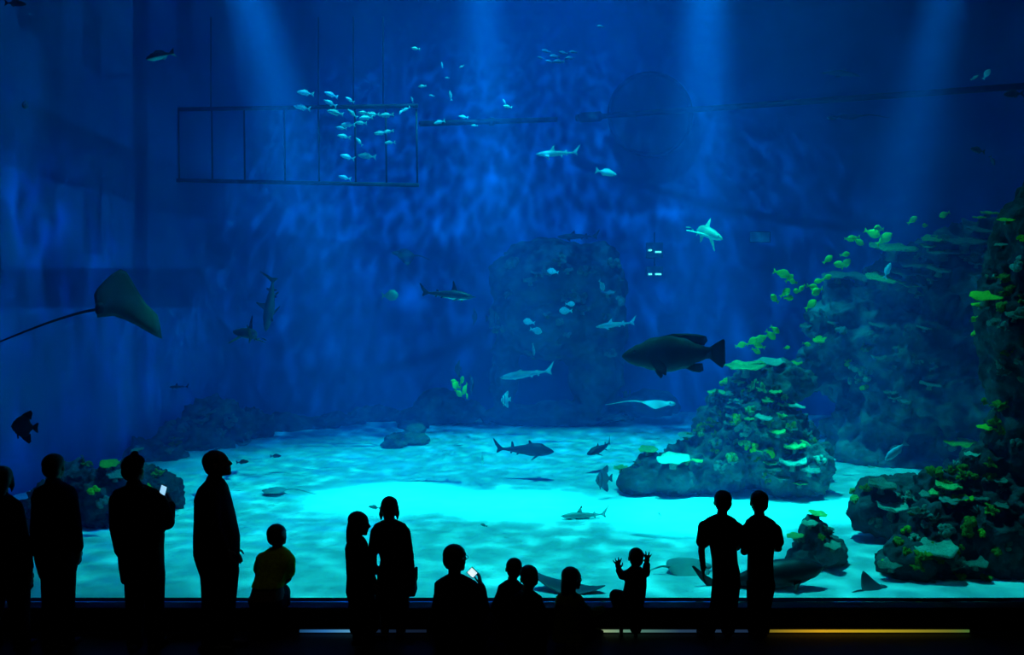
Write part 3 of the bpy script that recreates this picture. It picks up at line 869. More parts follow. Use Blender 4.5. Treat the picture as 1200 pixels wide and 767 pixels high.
def shark(label, loc, head, L, up=(0, 0, 1), bend=0.0, skin=None, fin=None, group=None, tips=False, hammer=False, name='shark', dorsal=1.0, pect=1.0, second=1.0, hump=0.0, fat=1.0):
    skin = skin or M_SHARK; fin = fin or M_FING
    root = empty(name)
    prof = SHARK_PROF if not hump else [(x, zt * (1 + hump * math.exp(-((x + 0.26) / 0.13) ** 2)), zb, hw * 1.25) for x, zt, zb, hw in SHARK_PROF]
    if fat != 1: prof = [(x, zt * fat, zb * fat, hw * fat) for x, zt, zb, hw in prof]
    new_obj('body', body_bm(prof, 14, bend), skin, root, True)
    if hammer:
        bm = bmesh.new()
        loft(bm, [[(0.0 + 0.03 * math.cos(a) - abs(y) * 0.25, y, 0.014 * math.sin(a)) for a in [2 * PI * k / 10 for k in range(10)]] for y in (-0.13, -0.08, 0, 0.08, 0.13)])
        new_obj('hammer_head', bm, skin, root, True)
    d = new_obj('dorsal_fin', fin_bm([(-0.30, 0.055), (-0.345, 0.07 + 0.05 * dorsal), (-0.395, 0.07 + 0.115 * dorsal), (-0.415, 0.07 + 0.11 * dorsal), (-0.41, 0.07 + 0.05 * dorsal), (-0.43, 0.055)], 0.008, bend), fin, root)
    if tips:
        new_obj('fin_tip', fin_bm([(-0.375, 0.145), (-0.395, 0.189), (-0.419, 0.182), (-0.414, 0.145)], 0.009, bend), M_TIP, d)
    new_obj('second_dorsal_fin', fin_bm([(-0.64, 0.034), (-0.67, 0.034 + 0.04 * second), (-0.695, 0.034 + 0.038 * second), (-0.70, 0.026)], 0.006, bend), fin, root)
    tl = new_obj('tail_fin', fin_bm([(-0.82, 0.012), (-0.90, 0.075), (-0.985, 0.165), (-1.0, 0.16), (-0.955, 0.06), (-0.915, 0.0), (-0.935, -0.06), (-0.925, -0.07), (-0.87, -0.035), (-0.82, -0.012)], 0.008, bend), fin, root)
    if tips:
        new_obj('fin_tip', fin_bm([(-0.912, -0.035), (-0.937, -0.062), (-0.925, -0.074), (-0.895, -0.05)], 0.009, bend), M_TIP, tl)
    new_obj('anal_fin', fin_bm([(-0.66, -0.026), (-0.69, -0.065), (-0.71, -0.06), (-0.71, -0.022)], 0.006, bend), fin, root)
    pair_fin(root, 'pectoral_fin', [(-0.19, 0.0), (-0.235, 0.09 * pect), (-0.295, 0.19 * pect), (-0.315, 0.185 * pect), (-0.285, 0.07 * pect), (-0.275, 0.0)], (0, 0.045, -0.035), 0.35, 0, fin)
    pair_fin(root, 'pelvic_fin', [(-0.54, 0.0), (-0.57, 0.06), (-0.595, 0.058), (-0.585, 0.0)], (0, 0.025, -0.035), 0.6, 0, fin, 0.005)
    eyes(root, -0.055 if not hammer else -0.03, 0.036 if not hammer else 0.13, 0.012 if not hammer else 0.0, 0.008)
    orient(root, loc, head, up, L)
    # the given point is the body's middle
    root.location = Vector(loc) + Vector(head).normalized() * L * 0.5
    return tag(root, label, 'shark', group)

def bony_fish(label, loc, head, L, prof, fins, skin, finm, up=(0, 0, 1), name='fish', cat='fish', group=None, eye=None, pect=None, stripes=None, bend=0):
    root = empty(name)
    b = new_obj('body', body_bm(prof, 14, bend), skin, root, True)
    for nm, outline in fins:
        new_obj(nm, fin_bm(outline, 0.008, bend), finm, root)
    if pect:
        pair_fin(root, 'pectoral_fin', pect[0], pect[1], pect[2], 0, finm, 0.006)
    if eye: eyes(root, *eye)
    orient(root, loc, head, up, L)
    root.location = Vector(loc) + Vector(head).normalized() * L * 0.5
    return tag(root, label, cat, group)

def wpx(px_len, D): return px_len * D / F

# --- the big grouper
GR = [(0, -0.01, -0.03, 0.01), (-0.06, 0.05, -0.09, 0.05), (-0.16, 0.10, -0.125, 0.08), (-0.30, 0.165, -0.165, 0.10), (-0.46, 0.18, -0.185, 0.105), (-0.60, 0.155, -0.155, 0.09), (-0.74, 0.095, -0.09, 0.05), (-0.83, 0.06, -0.055, 0.025), (-0.88, 0.06, -0.06, 0.014)]
bony_fish('huge dark grouper swimming broadside before the reef', P(789, 414, 11.0), (-1, 0.12, -0.02), wpx(119, 11.0), GR,
    [('tail_fin', [(-0.85, 0.055), (-0.92, 0.10), (-0.985, 0.135), (-1.0, 0.12), (-1.0, -0.10), (-0.97, -0.15), (-0.92, -0.115), (-0.85, -0.055)]),
     ('dorsal_fin', [(-0.36, 0.165), (-0.50, 0.195), (-0.64, 0.195), (-0.74, 0.185), (-0.82, 0.165), (-0.835, 0.12), (-0.80, 0.075), (-0.70, 0.10), (-0.55, 0.15)]),
     ('anal_fin', [(-0.60, -0.14), (-0.68, -0.18), (-0.75, -0.19), (-0.79, -0.17), (-0.78, -0.10), (-0.70, -0.10)]),
     ('pelvic_fin', [(-0.31, -0.15), (-0.335, -0.20), (-0.375, -0.245), (-0.395, -0.22), (-0.39, -0.155)])],
    M_GROUPER, M_FIN, name='grouper', eye=(-0.12, 0.062, 0.03, 0.013), pect=([(-0.26, 0), (-0.33, 0.13), (-0.42, 0.17), (-0.43, 0.08), (-0.36, 0)], (0, 0.085, -0.05), 1.2))

# --- sharks
shark('hammerhead shark with a white underside swimming in front of the back wall', P(524, 345, 14.5), (1, -0.3, -0.10), wpx(66, 14.5), hammer=True, name='hammerhead_shark', dorsal=1.6, pect=1.1, bend=-0.2, fat=1.2, skin=M_HAMMER, fin=M_FIN)
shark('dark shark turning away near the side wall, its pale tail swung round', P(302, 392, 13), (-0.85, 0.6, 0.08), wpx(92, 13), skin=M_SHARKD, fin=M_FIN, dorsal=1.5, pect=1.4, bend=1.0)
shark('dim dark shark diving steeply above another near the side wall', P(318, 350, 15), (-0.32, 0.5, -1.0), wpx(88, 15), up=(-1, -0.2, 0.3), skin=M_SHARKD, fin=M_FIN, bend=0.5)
shark('pale grey shark cruising high in open water over the rock pillar', P(654, 180, 18), (-1, 0.05, -0.02), wpx(52, 18), skin=M_SHARKP, fin=M_FINP, bend=0.2)
shark('greenish shark swimming towards the window with its tail curled up', P(816, 266, 14), (0.55, -0.9, -0.45), wpx(92, 14), skin=M_SHARKG, fin=M_FINGR, up=(0.25, 0.3, 1), bend=1.4, pect=1.5)
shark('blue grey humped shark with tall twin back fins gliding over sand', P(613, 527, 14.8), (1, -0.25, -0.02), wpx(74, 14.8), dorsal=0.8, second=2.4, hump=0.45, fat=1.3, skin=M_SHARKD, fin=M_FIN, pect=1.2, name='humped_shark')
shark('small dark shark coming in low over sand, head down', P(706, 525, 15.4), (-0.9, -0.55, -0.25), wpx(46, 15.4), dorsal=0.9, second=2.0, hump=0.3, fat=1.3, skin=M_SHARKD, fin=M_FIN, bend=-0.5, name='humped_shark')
shark('pale reef shark with black fin tips swimming just over bright sand', P(687, 604, 11.6), (-1, -0.18, 0.03), wpx(62, 11.6), tips=True, skin=M_SHARKP, fin=M_FINP, bend=-0.35, name='reef_shark')
shark('pale slender shark passing across the opening in the rock pillar', P(618, 438, 20.5), (-1, 0.1, -0.14), wpx(66, 20.5), skin=M_SHARKP, fin=M_FINP, dorsal=0.25, pect=0.5, second=0.5, name='reef_shark')
shark('pale shark crossing in front of the rock pillar at mid height', P(722, 380, 20.5), (-1, 0.05, -0.12), wpx(48, 20.5), skin=M_SHARKP, fin=M_FINP, dorsal=0.7, name='reef_shark', bend=0.2)
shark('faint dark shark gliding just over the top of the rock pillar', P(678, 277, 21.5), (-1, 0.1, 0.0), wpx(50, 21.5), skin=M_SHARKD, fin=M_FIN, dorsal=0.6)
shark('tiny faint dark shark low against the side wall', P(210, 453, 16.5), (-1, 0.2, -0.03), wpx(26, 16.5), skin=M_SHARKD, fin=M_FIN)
shark('big blue black nurse shark resting low behind the two boys', P(892, 677, 8.52), (1, 0.05, 0.17), wpx(152, 8.52), skin=two_tone('nurse_shark_skin', (0.012, 0.02, 0.035), (0.10, 0.2, 0.22), -0.075, -0.04), fin=M_FIN, dorsal=0.15, second=0.4, pect=0.7, name='nurse_shark', bend=0.15, fat=1.55)

# --- rays
def ray(label, loc, head, up, span, chord, tail, mat_, flap=0.0, name='stingray', group=None, pointed=1.0, curl=0.0):
    root = empty(name)
    bm = bmesh.new()
    NS, NC = 14, 9
    top, bot = [], []
    for i in range(NS + 1):
        v = i / NS * 2 - 1
        a = abs(v)
        c = chord * ((1 - a) ** 0.8 * 0.95 + 0.05) if pointed >= 1 else chord * math.sqrt(max(0.003, 1 - a ** 2.2))
        mid = -0.10 * chord * a if pointed >= 1 else 0
        rt, rb = [], []
        for j in range(NC + 1):
            u = j / NC * 2 - 1
            x = mid - u * c / 2
            th = 0.09 * chord * (1 - a) ** 1.4 * (1 - u * u) + 0.003
            z = flap * a * a * span / 2 + curl * v * span / 2
            rt.append(bm.verts.new((x, v * span / 2, z + th))); rb.append(bm.verts.new((x, v * span / 2, z - th * 0.6)))
        top.append(rt); bot.append(rb)
    for i in range(NS):
        for j in range(NC):
            bm.faces.new((top[i][j], top[i][j + 1], top[i + 1][j + 1], top[i + 1][j]))
            bm.faces.new((bot[i + 1][j], bot[i + 1][j + 1], bot[i][j + 1], bot[i][j]))
        bm.faces.new((top[i][0], top[i + 1][0], bot[i + 1][0], bot[i][0]))
        bm.faces.new((top[i + 1][NC], top[i][NC], bot[i][NC], bot[i + 1][NC]))
    for j in range(NC):
        bm.faces.new((top[0][j + 1], top[0][j], bot[0][j], bot[0][j + 1]))
        bm.faces.new((top[NS][j], top[NS][j + 1], bot[NS][j + 1], bot[NS][j]))
    new_obj('wing_disc', bm, mat_, root, True)
    bm = bmesh.new()
    ellipsoid(bm, (chord * 0.42, 0, 0.01 * chord), (chord * 0.17, chord * 0.11, chord * 0.075), sub=2)
    new_obj('head', bm, mat_, root, True)
    bm = bmesh.new()
    tube(bm, [(-chord * 0.42 - t * tail, 0, 0.02 * math.sin(t * 5) - 0.10 * tail * t * t) for t in [k / 12 for k in range(13)]], [lerp(0.022 * chord + 0.004, 0.004, k / 12) for k in range(13)], 6)
    new_obj('tail', bm, mat_, root, True)
    for s in (-1, 1):
        bm = bmesh.new(); ellipsoid(bm, (chord * 0.40, s * chord * 0.10, chord * 0.05), (chord * 0.02,) * 3, sub=2)
        new_obj('eye', bm, M_EYE, root, True)
    orient(root, loc, head, up)
    return tag(root, label, 'ray', group)

# the eagle ray banks beside the wall, wings swept diagonally, the tail trailing behind
def eagle_ray():
    D = 11.0
    out = [(110, 345), (114, 338), (122, 329), (131, 321), (141, 315), (148, 318), (155, 329), (162, 341), (170, 354), (178, 362), (185, 369), (188, 382), (190, 397), (181, 393), (170, 387), (158, 380), (145, 374), (133, 370), (124, 371), (114, 372), (112, 360)]
    cx, cy = 140, 350
    root = empty('eagle_ray', P(cx, cy, D))
    tilt = lambda px, py: D + 0.0032 * (px - cx) - 0.0045 * (py - cy)      # banked plane
    bm = bmesh.new()
    n = len(out); front, back = [], []
    for f in (1.0, 0.85, 0.6, 0.3):
        th = 0.085 * (1 - f ** 2)
        a, b = [], []
        for (x, y) in out:
            px, py = lerp(cx, x, f), lerp(cy, y, f)
            q = P(px, py, tilt(px, py)) - root.location
            if f == 1.0:
                v = bm.verts.new(q); a.append(v); b.append(v)
            else:
                a.append(bm.verts.new(q + Vector((0, -th, 0.01)))); b.append(bm.verts.new(q + Vector((0, th * 0.6, 0))))
        front.append(a); back.append(b)
    for r in range(3):
        for k in range(n):
            k2 = (k + 1) % n
            bm.faces.new((front[r][k], front[r][k2], front[r + 1][k2], front[r + 1][k]))
            if r == 0:
                bm.faces.new((back[1][k], back[1][k2], front[0][k2], front[0][k]))
            else:
                bm.faces.new((back[r + 1][k], back[r + 1][k2], back[r][k2], back[r][k]))
    bm.faces.new(front[3]); bm.faces.new(list(reversed(back[3])))
    bmesh.ops.recalc_face_normals(bm, faces=bm.faces)
    new_obj('wing_disc', bm, M_RAYB, root, True)
    bm = bmesh.new(); ellipsoid(bm, P(118, 362, tilt(118, 362)) - root.location, (0.07, 0.08, 0.09), sub=2)
    new_obj('tail_base', bm, M_FIN, root, True)
    bm = bmesh.new()
    pts = catmull([P(x, y, D + d) - root.location for x, y, d in ((116, 362, 0), (95, 366, 0.02), (62, 376, 0.05), (30, 388, 0.08), (-2, 401, 0.1), (-18, 408, 0.1))], 4)
    tube(bm, pts, [lerp(0.022, 0.008, k / (len(pts) - 1)) for k in range(len(pts))], 6)
    new_obj('tail', bm, M_FIN, root, True)
    tag(root, 'greenish eagle ray soaring by the side wall with a whip tail', 'ray')
eagle_ray()
ray('white-edged ray gliding flat above far sand behind the grouper', P(770, 472, 16.8), (1, -0.1, -0.05), (0, -0.10, 1), 0.8, 0.62, 0.75, M_RAYP, flap=-0.10)
ray('small grey stingray lying flat on sand beyond the squatting visitor', G(322, 578) + Vector((0, 0, 0.05)), (-1, -0.1, 0), (0, 0, 1), 0.55, 0.34, 0.5, M_RAYS, pointed=0)
ray('round sandy stingray hovering over sand beside the boys', P(806, 664, 9.1), (1, 0.2, -0.03), (0, -0.35, 1), 0.42, 0.46, 0.3, M_RAYS, pointed=0, flap=-0.1)
ray('big blue black ray behind the seated children, one wing raised', P(664, 688, 8.5), (0.25, 1, 0.02), (0, -0.1, 1), 0.78, 0.42, 0.3, M_RAYD, flap=0.30, curl=0.12)
ray('small dark ray with pointed fins on sand under the nearest reef', P(1024, 690, 8.5), (0.9, 0.4, 0.0), (0, -0.6, 1), 0.34, 0.30, 0.3, M_RAYD, flap=0.5)
ray('dim ray shape high in dark water under the waterline', P(992, 137, 19), (-1, 0.3, 0.0), (0, -0.25, 1), 1.0, 0.7, 0.6, M_RAYD, flap=-0.12)
ray('mirror image of the dim ray, built as a broad ray over the waterline', P(985, 86, 18), (0.2, 1, 0.1), (0, -0.8, 1), 0.8, 0.6, 0.5, M_RAYD, flap=-0.1)  # solid ray standing in for a reflection in the water surface
ray('dim dark ray hanging in open water left of the rock pillar', P(474, 298, 19.5), (-1, -0.3, 0.1), (0.1, -0.7, 1), 0.75, 0.5, 0.4, M_RAYD, flap=-0.15)

# --- batfish and other single fish
BAT = [(0, 0.0, -0.02, 0.01), (-0.08, 0.14, -0.12, 0.05), (-0.22, 0.30, -0.26, 0.075), (-0.42, 0.40, -0.36, 0.08), (-0.60, 0.34, -0.33, 0.06), (-0.74, 0.12, -0.12, 0.03), (-0.80, 0.06, -0.06, 0.015)]
BATF = [('tail_fin', [(-0.78, 0.05), (-0.92, 0.16), (-1.0, 0.17), (-0.97, 0.0), (-1.0, -0.17), (-0.92, -0.16), (-0.78, -0.05)]),
        ('dorsal_fin', [(-0.25, 0.28), (-0.45, 0.46), (-0.68, 0.58), (-0.76, 0.50), (-0.72, 0.25), (-0.55, 0.30)]),
        ('anal_fin', [(-0.30, -0.28), (-0.48, -0.44), (-0.68, -0.56), (-0.76, -0.48), (-0.72, -0.22), (-0.55, -0.28)]),
        ('pelvic_fin', [(-0.20, -0.20), (-0.26, -0.42), (-0.31, -0.40), (-0.29, -0.24)])]
def batfish(label, px, py, D, hpx, head, skin, finm, group=None, name='batfish'):
    L = wpx(hpx, D) / 1.1
    o = bony_fish(label, P(px, py, D), head, L, BAT, BATF, skin, finm, name=name, group=group, eye=(-0.10, 0.05, 0.05, 0.022))
    for x in (-0.13, -0.30):
        zt, zb, hw = interp([(-p[0],) + tuple(p[1:]) for p in BAT], -x)
        bm = bmesh.new()
        loft(bm, [[Vector((x + dx, (hw + 0.004) * math.cos(a), (zt + zb) / 2 + ((zt - zb) / 2 + 0.004) * math.sin(a))) for a in [2 * PI * k / 16 for k in range(16)]] for dx in (-0.03, 0.03)])
        new_obj('stripe', bm, M_DARKF, o, True)
    return o
batfish('tall grey batfish beside the low boulder over bright sand', 708, 561, 13, 31, (-0.75, -0.6, 0), M_BAT, M_BAT)
batfish('pale round batfish near the foot of the rock pillar', 593, 468, 18, 20, (-0.5, -0.6, 0), M_BATP, M_BATP)
batfish('slim pale batfish seen end on over open sand', 565, 538, 14.2, 19, (0.15, -1, 0), M_BATP, M_BATP)
batfish('grey striped batfish at the edge of the rock pillar', 577, 373, 20.5, 24, (0.7, -0.6, 0), M_BAT, M_BAT)
batfish('dim batfish behind another at the edge of the rock pillar', 556, 371, 22, 20, (0.3, 1.0, 0), M_BAT, M_BAT)
batfish('grey batfish hovering over the yellow fish cluster', 552, 450, 20, 26, (0.25, -1, 0.2), M_BAT, M_BAT)
batfish('dim grey batfish over the rounded rock hump', 537, 432, 20.5, 20, (-0.4, -1, 0), M_BAT, M_BAT)
batfish('black humped fish gliding past the heads of the men by the side wall', 29, 500, 9.4, 38, (-1, 0.1, 0.05), M_DARKF, M_DARKF)

FISH = [(0, 0.0, -0.01, 0.01), (-0.08, 0.07, -0.07, 0.05), (-0.25, 0.14, -0.13, 0.08), (-0.45, 0.15, -0.14, 0.08), (-0.65, 0.09, -0.085, 0.05), (-0.80, 0.035, -0.035, 0.02), (-0.84, 0.03, -0.03, 0.012)]
FISHF = [('tail_fin', [(-0.81, 0.03), (-0.92, 0.12), (-1.0, 0.17), (-0.95, 0.0), (-1.0, -0.17), (-0.92, -0.12), (-0.81, -0.03)]),
         ('dorsal_fin', [(-0.28, 0.13), (-0.40, 0.21), (-0.60, 0.17), (-0.70, 0.07), (-0.5, 0.12)]),
         ('anal_fin', [(-0.50, -0.13), (-0.58, -0.18), (-0.68, -0.12), (-0.70, -0.06)])]
TALL = [(x, zt * 1.9, zb * 1.9, hw) for x, zt, zb, hw in FISH]

def fish(label, px, py, D, lpx, head, skin, group=None, name='fish', prof=FISH, up=(0, 0, 1)):
    return bony_fish(label, P(px, py, D), head, wpx(lpx, D), prof, FISHF, skin, skin, name=name, group=group, up=up, eye=(-0.12, 0.052, 0.03, 0.018))

fish('white-bellied fish high in dark water by the side wall', 188, 65, 12, 34, (-1, -0.3, -0.35), two_tone('white_belly_fish', (0.012, 0.018, 0.03), (0.5, 0.8, 0.8), -0.06, -0.02))
fish('dark tail-on fish hanging in dark water by the side wall', 30, 123, 12, 30, (0.35, -1, -0.3), M_BAT)
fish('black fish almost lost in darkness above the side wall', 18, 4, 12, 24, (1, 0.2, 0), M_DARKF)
fish('dark fish hovering over sand beside the profile man', 284, 541, 13.5, 15, (1, 0.1, 0.08), M_DARKF)
fish('dark small fish over sand in front of the rubble heap', 323, 534, 14.5, 14, (1, -0.1, 0.05), M_DARKF)
fish('faint grey fish low over sand near the woman with the bag', 439, 594, 11.8, 16, (-1, 0.2, 0.1), M_RAYS)
fish('faint grey fish above the seated man over bright sand', 567, 615, 10.8, 9, (-1, 0.2, 0.3), M_RAYS)
fish('ghostly white fish over the brightest sand beyond the toddler', 773, 602, 11.6, 12, (-0.5, -0.8, 0.6), M_SILVER)
fish('pale green fish beneath a cruising shark in open water', 710, 202, 18, 26, (1, -0.2, -0.25), M_BATP)
fish('round greenish fish hovering left of the hammerhead', 457, 346, 18, 24, (1, -0.5, 0), mat('greenish_fish', (0.12, 0.36, 0.26), 0.6), prof=TALL)
fish('blue grey fish swimming down before the cliff over the boulder', 1050, 528, 12, 36, (-1, -0.2, -0.75), mat('blue_grey_fish', (0.10, 0.26, 0.36), 0.5))
fish('brilliant white fish high over the reef cliff', 1156, 87, 12, 13, (0.5, -0.5, 1), M_SILVER, prof=TALL)
fish('dim fish beside the brilliant white fish', 1142, 91, 14, 10, (0.5, -0.6, 0.3), M_BATP)
fish('dim teal fish high above the reef cliff crown', 1146, 176, 13, 22, (-1, -0.3, 0.15), M_BAT)
fish('dim small fish under the dim teal fish', 1163, 188, 13, 14, (0.2, -0.4, -1), M_BAT)
fish('dim long fish by the end of the waterline in darkness', 1188, 110, 13, 28, (-1, -0.2, -0.1), M_BAT)
fish('white small fish swimming upright over the plate corals', 1040, 317, 14.5, 20, (0.3, -0.2, 1), M_SILVER)
fish('black fish nosing between the plate corals', 1082, 330, 14.3, 26, (-0.9, -0.3, 0.7), M_DARKF)
for i, (px, py, l, hd) in enumerate([(625, 409, 16, (0.1, -0.3, -1)), (620, 377, 15, (-1, -0.3, 0.2)), (628, 387, 16, (1, -0.4, -0.3)), (663, 364, 17, (-1, -0.3, 0)), (705, 334, 16, (0.4, -0.6, -1)), (648, 318, 14, (-1, 0, 0.2)), (668, 356, 12, (1, -0.3, 0))]):
    fish('pale oval fish hovering in front of the rock pillar', px, py, 20.8, l, hd, M_BATP, 'pale fish before the rock pillar', prof=TALL, name='reef_fish')

# --- schools: one fish, copied
def school(proto_mesh_mat, name, label, group, places, prof=FISH):
    bm = body_bm(prof, 10)
    for nm, outline in FISHF:
        f = fin_bm(outline, 0.01)
        me_ = bpy.data.meshes.new('t'); f.to_mesh(me_); f.free()
        bm.from_mesh(me_); bpy.data.meshes.remove(me_)
    me = mesh_of(name, bm); me.materials.append(proto_mesh_mat)
    src = None
    for (px, py, D, l, hd) in places:
        if src is None:
            o = src = new_obj(name, me)
        else:
            o = src.copy(); COL.objects.link(o)
        L = wpx(l, D)
        orient(o, (0, 0, 0), hd, (0, 0, 1), L)
        o.location = P(px, py, D) + Vector(hd).normalized() * L * 0.5
        tag(o, label, 'fish', group)

rs = random.Random(3)
def hd(a, d=-0.25): return (-math.cos(math.radians(a)), d + rs.uniform(-0.15, 0.15), math.sin(math.radians(a)))
school(M_SILVER, 'silver_fish', 'silvery fish schooling in front of the pen frame', 'silver school', [
    (358, 109, 14.6, 20, hd(4)), (354, 126, 14.6, 20, hd(8)), (388, 111, 14.8, 17, hd(18)), (387, 121, 14.7, 17, hd(24)), (393, 132, 14.6, 20, hd(12)), (410, 117, 15, 12, hd(28)), (413, 133, 15, 15, hd(40)),
    (426, 132, 15.2, 13, hd(2)), (429, 138, 15.1, 17, hd(-8)), (437, 134, 15.3, 16, hd(-4)), (453, 135, 15.4, 18, hd(-6)), (408, 146, 15, 17, hd(-2)), (423, 144, 15.4, 14, hd(0)), (400, 150, 14.9, 13, hd(4)), (403, 160, 14.8, 16, hd(8)),
    (421, 166, 15.2, 12, hd(50)), (446, 156, 15.2, 16, hd(-8)), (455, 154, 15.6, 13, hd(-10)), (457, 167, 15.3, 13, hd(-6)), (407, 184, 14.6, 18, hd(14)), (404, 208, 14.6, 15, hd(12))])
school(M_SILVER, 'stray_fish', 'pale stray fish scattered beside the silver school', 'stray pale fish', [
    (487, 57, 15, 11, hd(0)), (495, 101, 16, 10, hd(-10)), (483, 117, 16, 8, hd(70)), (476, 128, 16, 12, hd(-35)), (470, 131, 16, 9, hd(-60)), (541, 78, 14, 7, hd(-30)), (595, 125, 14, 11, hd(8)), (591, 119, 16, 7, hd(60))])
school(M_BATP, 'dim_fish', 'dim green fish drifting in the shaft beyond the silver school', 'dim green fish', [
    (528, 112, 18, 12, hd(80)), (524, 91, 18, 6, hd(0)), (518, 76, 18, 7, hd(80)), (506, 112, 18, 7, hd(10)), (515, 143, 18, 14, hd(-15)), (543, 137, 18, 12, hd(5)), (556, 147, 18, 8, hd(0)), (430, 183, 18, 22, hd(4))])
school(M_BAT, 'mirrored_fish', 'faint mirror images of fish in a loose cluster just under the water surface', 'faint high cluster', [  # solid fish standing in for reflections on the underside of the surface
    (640, 60, 17, 12, hd(5)), (650, 66, 17, 13, hd(-4)), (660, 62, 17, 12, hd(6)), (655, 72, 17, 14, hd(0)), (668, 68, 17, 12, hd(-6)), (644, 72, 17, 10, hd(8)), (672, 61, 17, 10, hd(0)), (634, 68, 17, 9, hd(10)), (704, 31, 17, 9, hd(0))])
YP = []
for (px, py, l) in [(916, 320, 20), (925, 326, 14), (930, 330, 12), (908, 350, 16), (920, 343, 16), (924, 349, 13), (934, 341, 12), (940, 337, 11), (952, 336, 16), (958, 341, 18), (960, 329, 12), (950, 357, 18), (970, 304, 14), (969, 325, 12), (985, 310, 16), (991, 309, 16), (990, 298, 12), (1000, 279, 15), (1006, 283, 14), (995, 280, 12), (1022, 273, 20), (1030, 268, 16), (1036, 280, 22), (1069, 258, 13), (1107, 251, 14), (1084, 264, 10), (868, 404, 14), (881, 400, 16), (893, 396, 18), (903, 392, 16), (890, 405, 14), (908, 386, 14), (922, 407, 8), (945, 403, 10), (886, 411, 12)]:
    YP.append((px, py, 14.9 if px > 930 else 14.2, l, (rs.choice((-1, 1)) * rs.uniform(0.5, 1), rs.uniform(-0.7, 0.3), rs.uniform(-0.6, 0.9))))
school(M_YELLOWF, 'yellow_fish', 'yellow green fish swarming around the edge of the reef cliff', 'yellow swarm by the cliff', YP, TALL)
school(M_YELLOWF, 'bright_yellow_fish', 'bright yellow fish in a tight cluster beside the rock pillar', 'yellow cluster by the pillar', [
    (535, 452, 18.5, 16, (-0.5, -0.6, 0.3)), (541, 446, 18.5, 14, (0.4, -0.6, 0.8)), (545, 455, 18.5, 17, (-0.3, -0.6, -0.8)), (537, 460, 18.5, 14, (0.6, -0.5, -0.5)), (533, 447, 18.5, 10, (-1, -0.3, 0.3)), (547, 463, 18.5, 10, (0.2, -0.5, -0.9))], TALL)

# ---------------------------------------------------------------- visitors
M_SKIN = mat('skin', (0.10, 0.055, 0.035), 0.6)
M_HAIR = mat('dark_hair', (0.008, 0.006, 0.005), 0.6)
def cloth(name, c): return mat(name, c, 0.95, tuple(x * 0.7 for x in c), 30.0, 0.2, 60, spec=0.05)
M_BLK = cloth('black_cloth', (0.008, 0.008, 0.010))
M_NAVY = cloth('navy_cloth', (0.008, 0.010, 0.020))
M_CHAR = cloth('charcoal_cloth', (0.012, 0.012, 0.013))
M_BROWN = cloth('dark_brown_cloth', (0.014, 0.010, 0.008))
M_YEL = cloth('yellow_green_cloth', (0.55, 0.72, 0.03))
M_OLV = cloth('olive_cloth', (0.10, 0.13, 0.02))
M_SHOE = mat('dark_shoes', (0.010, 0.010, 0.011), 0.5)
M_SCREEN_B = emis('phone_screen_blue', (0.35, 0.7, 1.0), 1.0)
M_SCREEN_W = emis('phone_screen_white', (0.75, 0.95, 1.0), 1.0)
M_PHONE = mat('phone_shell', (0.01, 0.01, 0.012), 0.3, spec=0.6)

def capsule(bm, a, b, ra, rb, n=12):
    """tapered limb piece with round ends"""
    a, b = Vector(a), Vector(b)
    d = (b - a)
    L = d.length
    if L < 1e-6: return
    d.normalize()
    pts = [(a - d * ra * 0.98, ra * 0.15), (a - d * ra * 0.75, ra * 0.66), (a - d * ra * 0.4, ra * 0.92), (a, ra), (a.lerp(b, 0.5), (ra + rb) / 2), (b, rb), (b + d * rb * 0.4, rb * 0.92), (b + d * rb * 0.75, rb * 0.66), (b + d * rb * 0.98, rb * 0.15)]
    tube(bm, [p for p, r in pts], [r for p, r in pts], n)

def chain(bm, pts, n=12, grow=0.0):
    for (a, ra), (b, rb) in zip(pts, pts[1:]):
        capsule(bm, a, b, ra + grow, rb + grow, n)

def torso_rings(bm, rings, yaw, grow=0.0):
    """rings: (centre, half width, half depth); widths lie along the yaw direction"""
    c, s = math.cos(yaw), math.sin(yaw)
    out = []
    n = 20
    full = [(rings[0][0] + (rings[0][0] - rings[1][0]).normalized() * 0.01, rings[0][1] * 0.4, rings[0][2] * 0.4)] + list(rings) + [(rings[-1][0] + (rings[-1][0] - rings[-2][0]).normalized() * 0.02, rings[-1][1] * 0.5, rings[-1][2] * 0.5)]
    for (p, hw, hd_) in full:
        r = []
        for k in range(n):
            a = 2 * PI * k / n
            # squarish cross-section
            ca, sa = math.cos(a), math.sin(a)
            e = 0.8
            u = math.copysign(abs(ca) ** e, ca) * (hw + grow); v = math.copysign(abs(sa) ** e, sa) * (hd_ + grow)
            r.append(Vector((p.x + u * c - v * s, p.y + u * s + v * c, p.z)))
        out.append(r)
    R = loft(bm, out)
    bmesh.ops.recalc_face_normals(bm, faces=bm.faces)

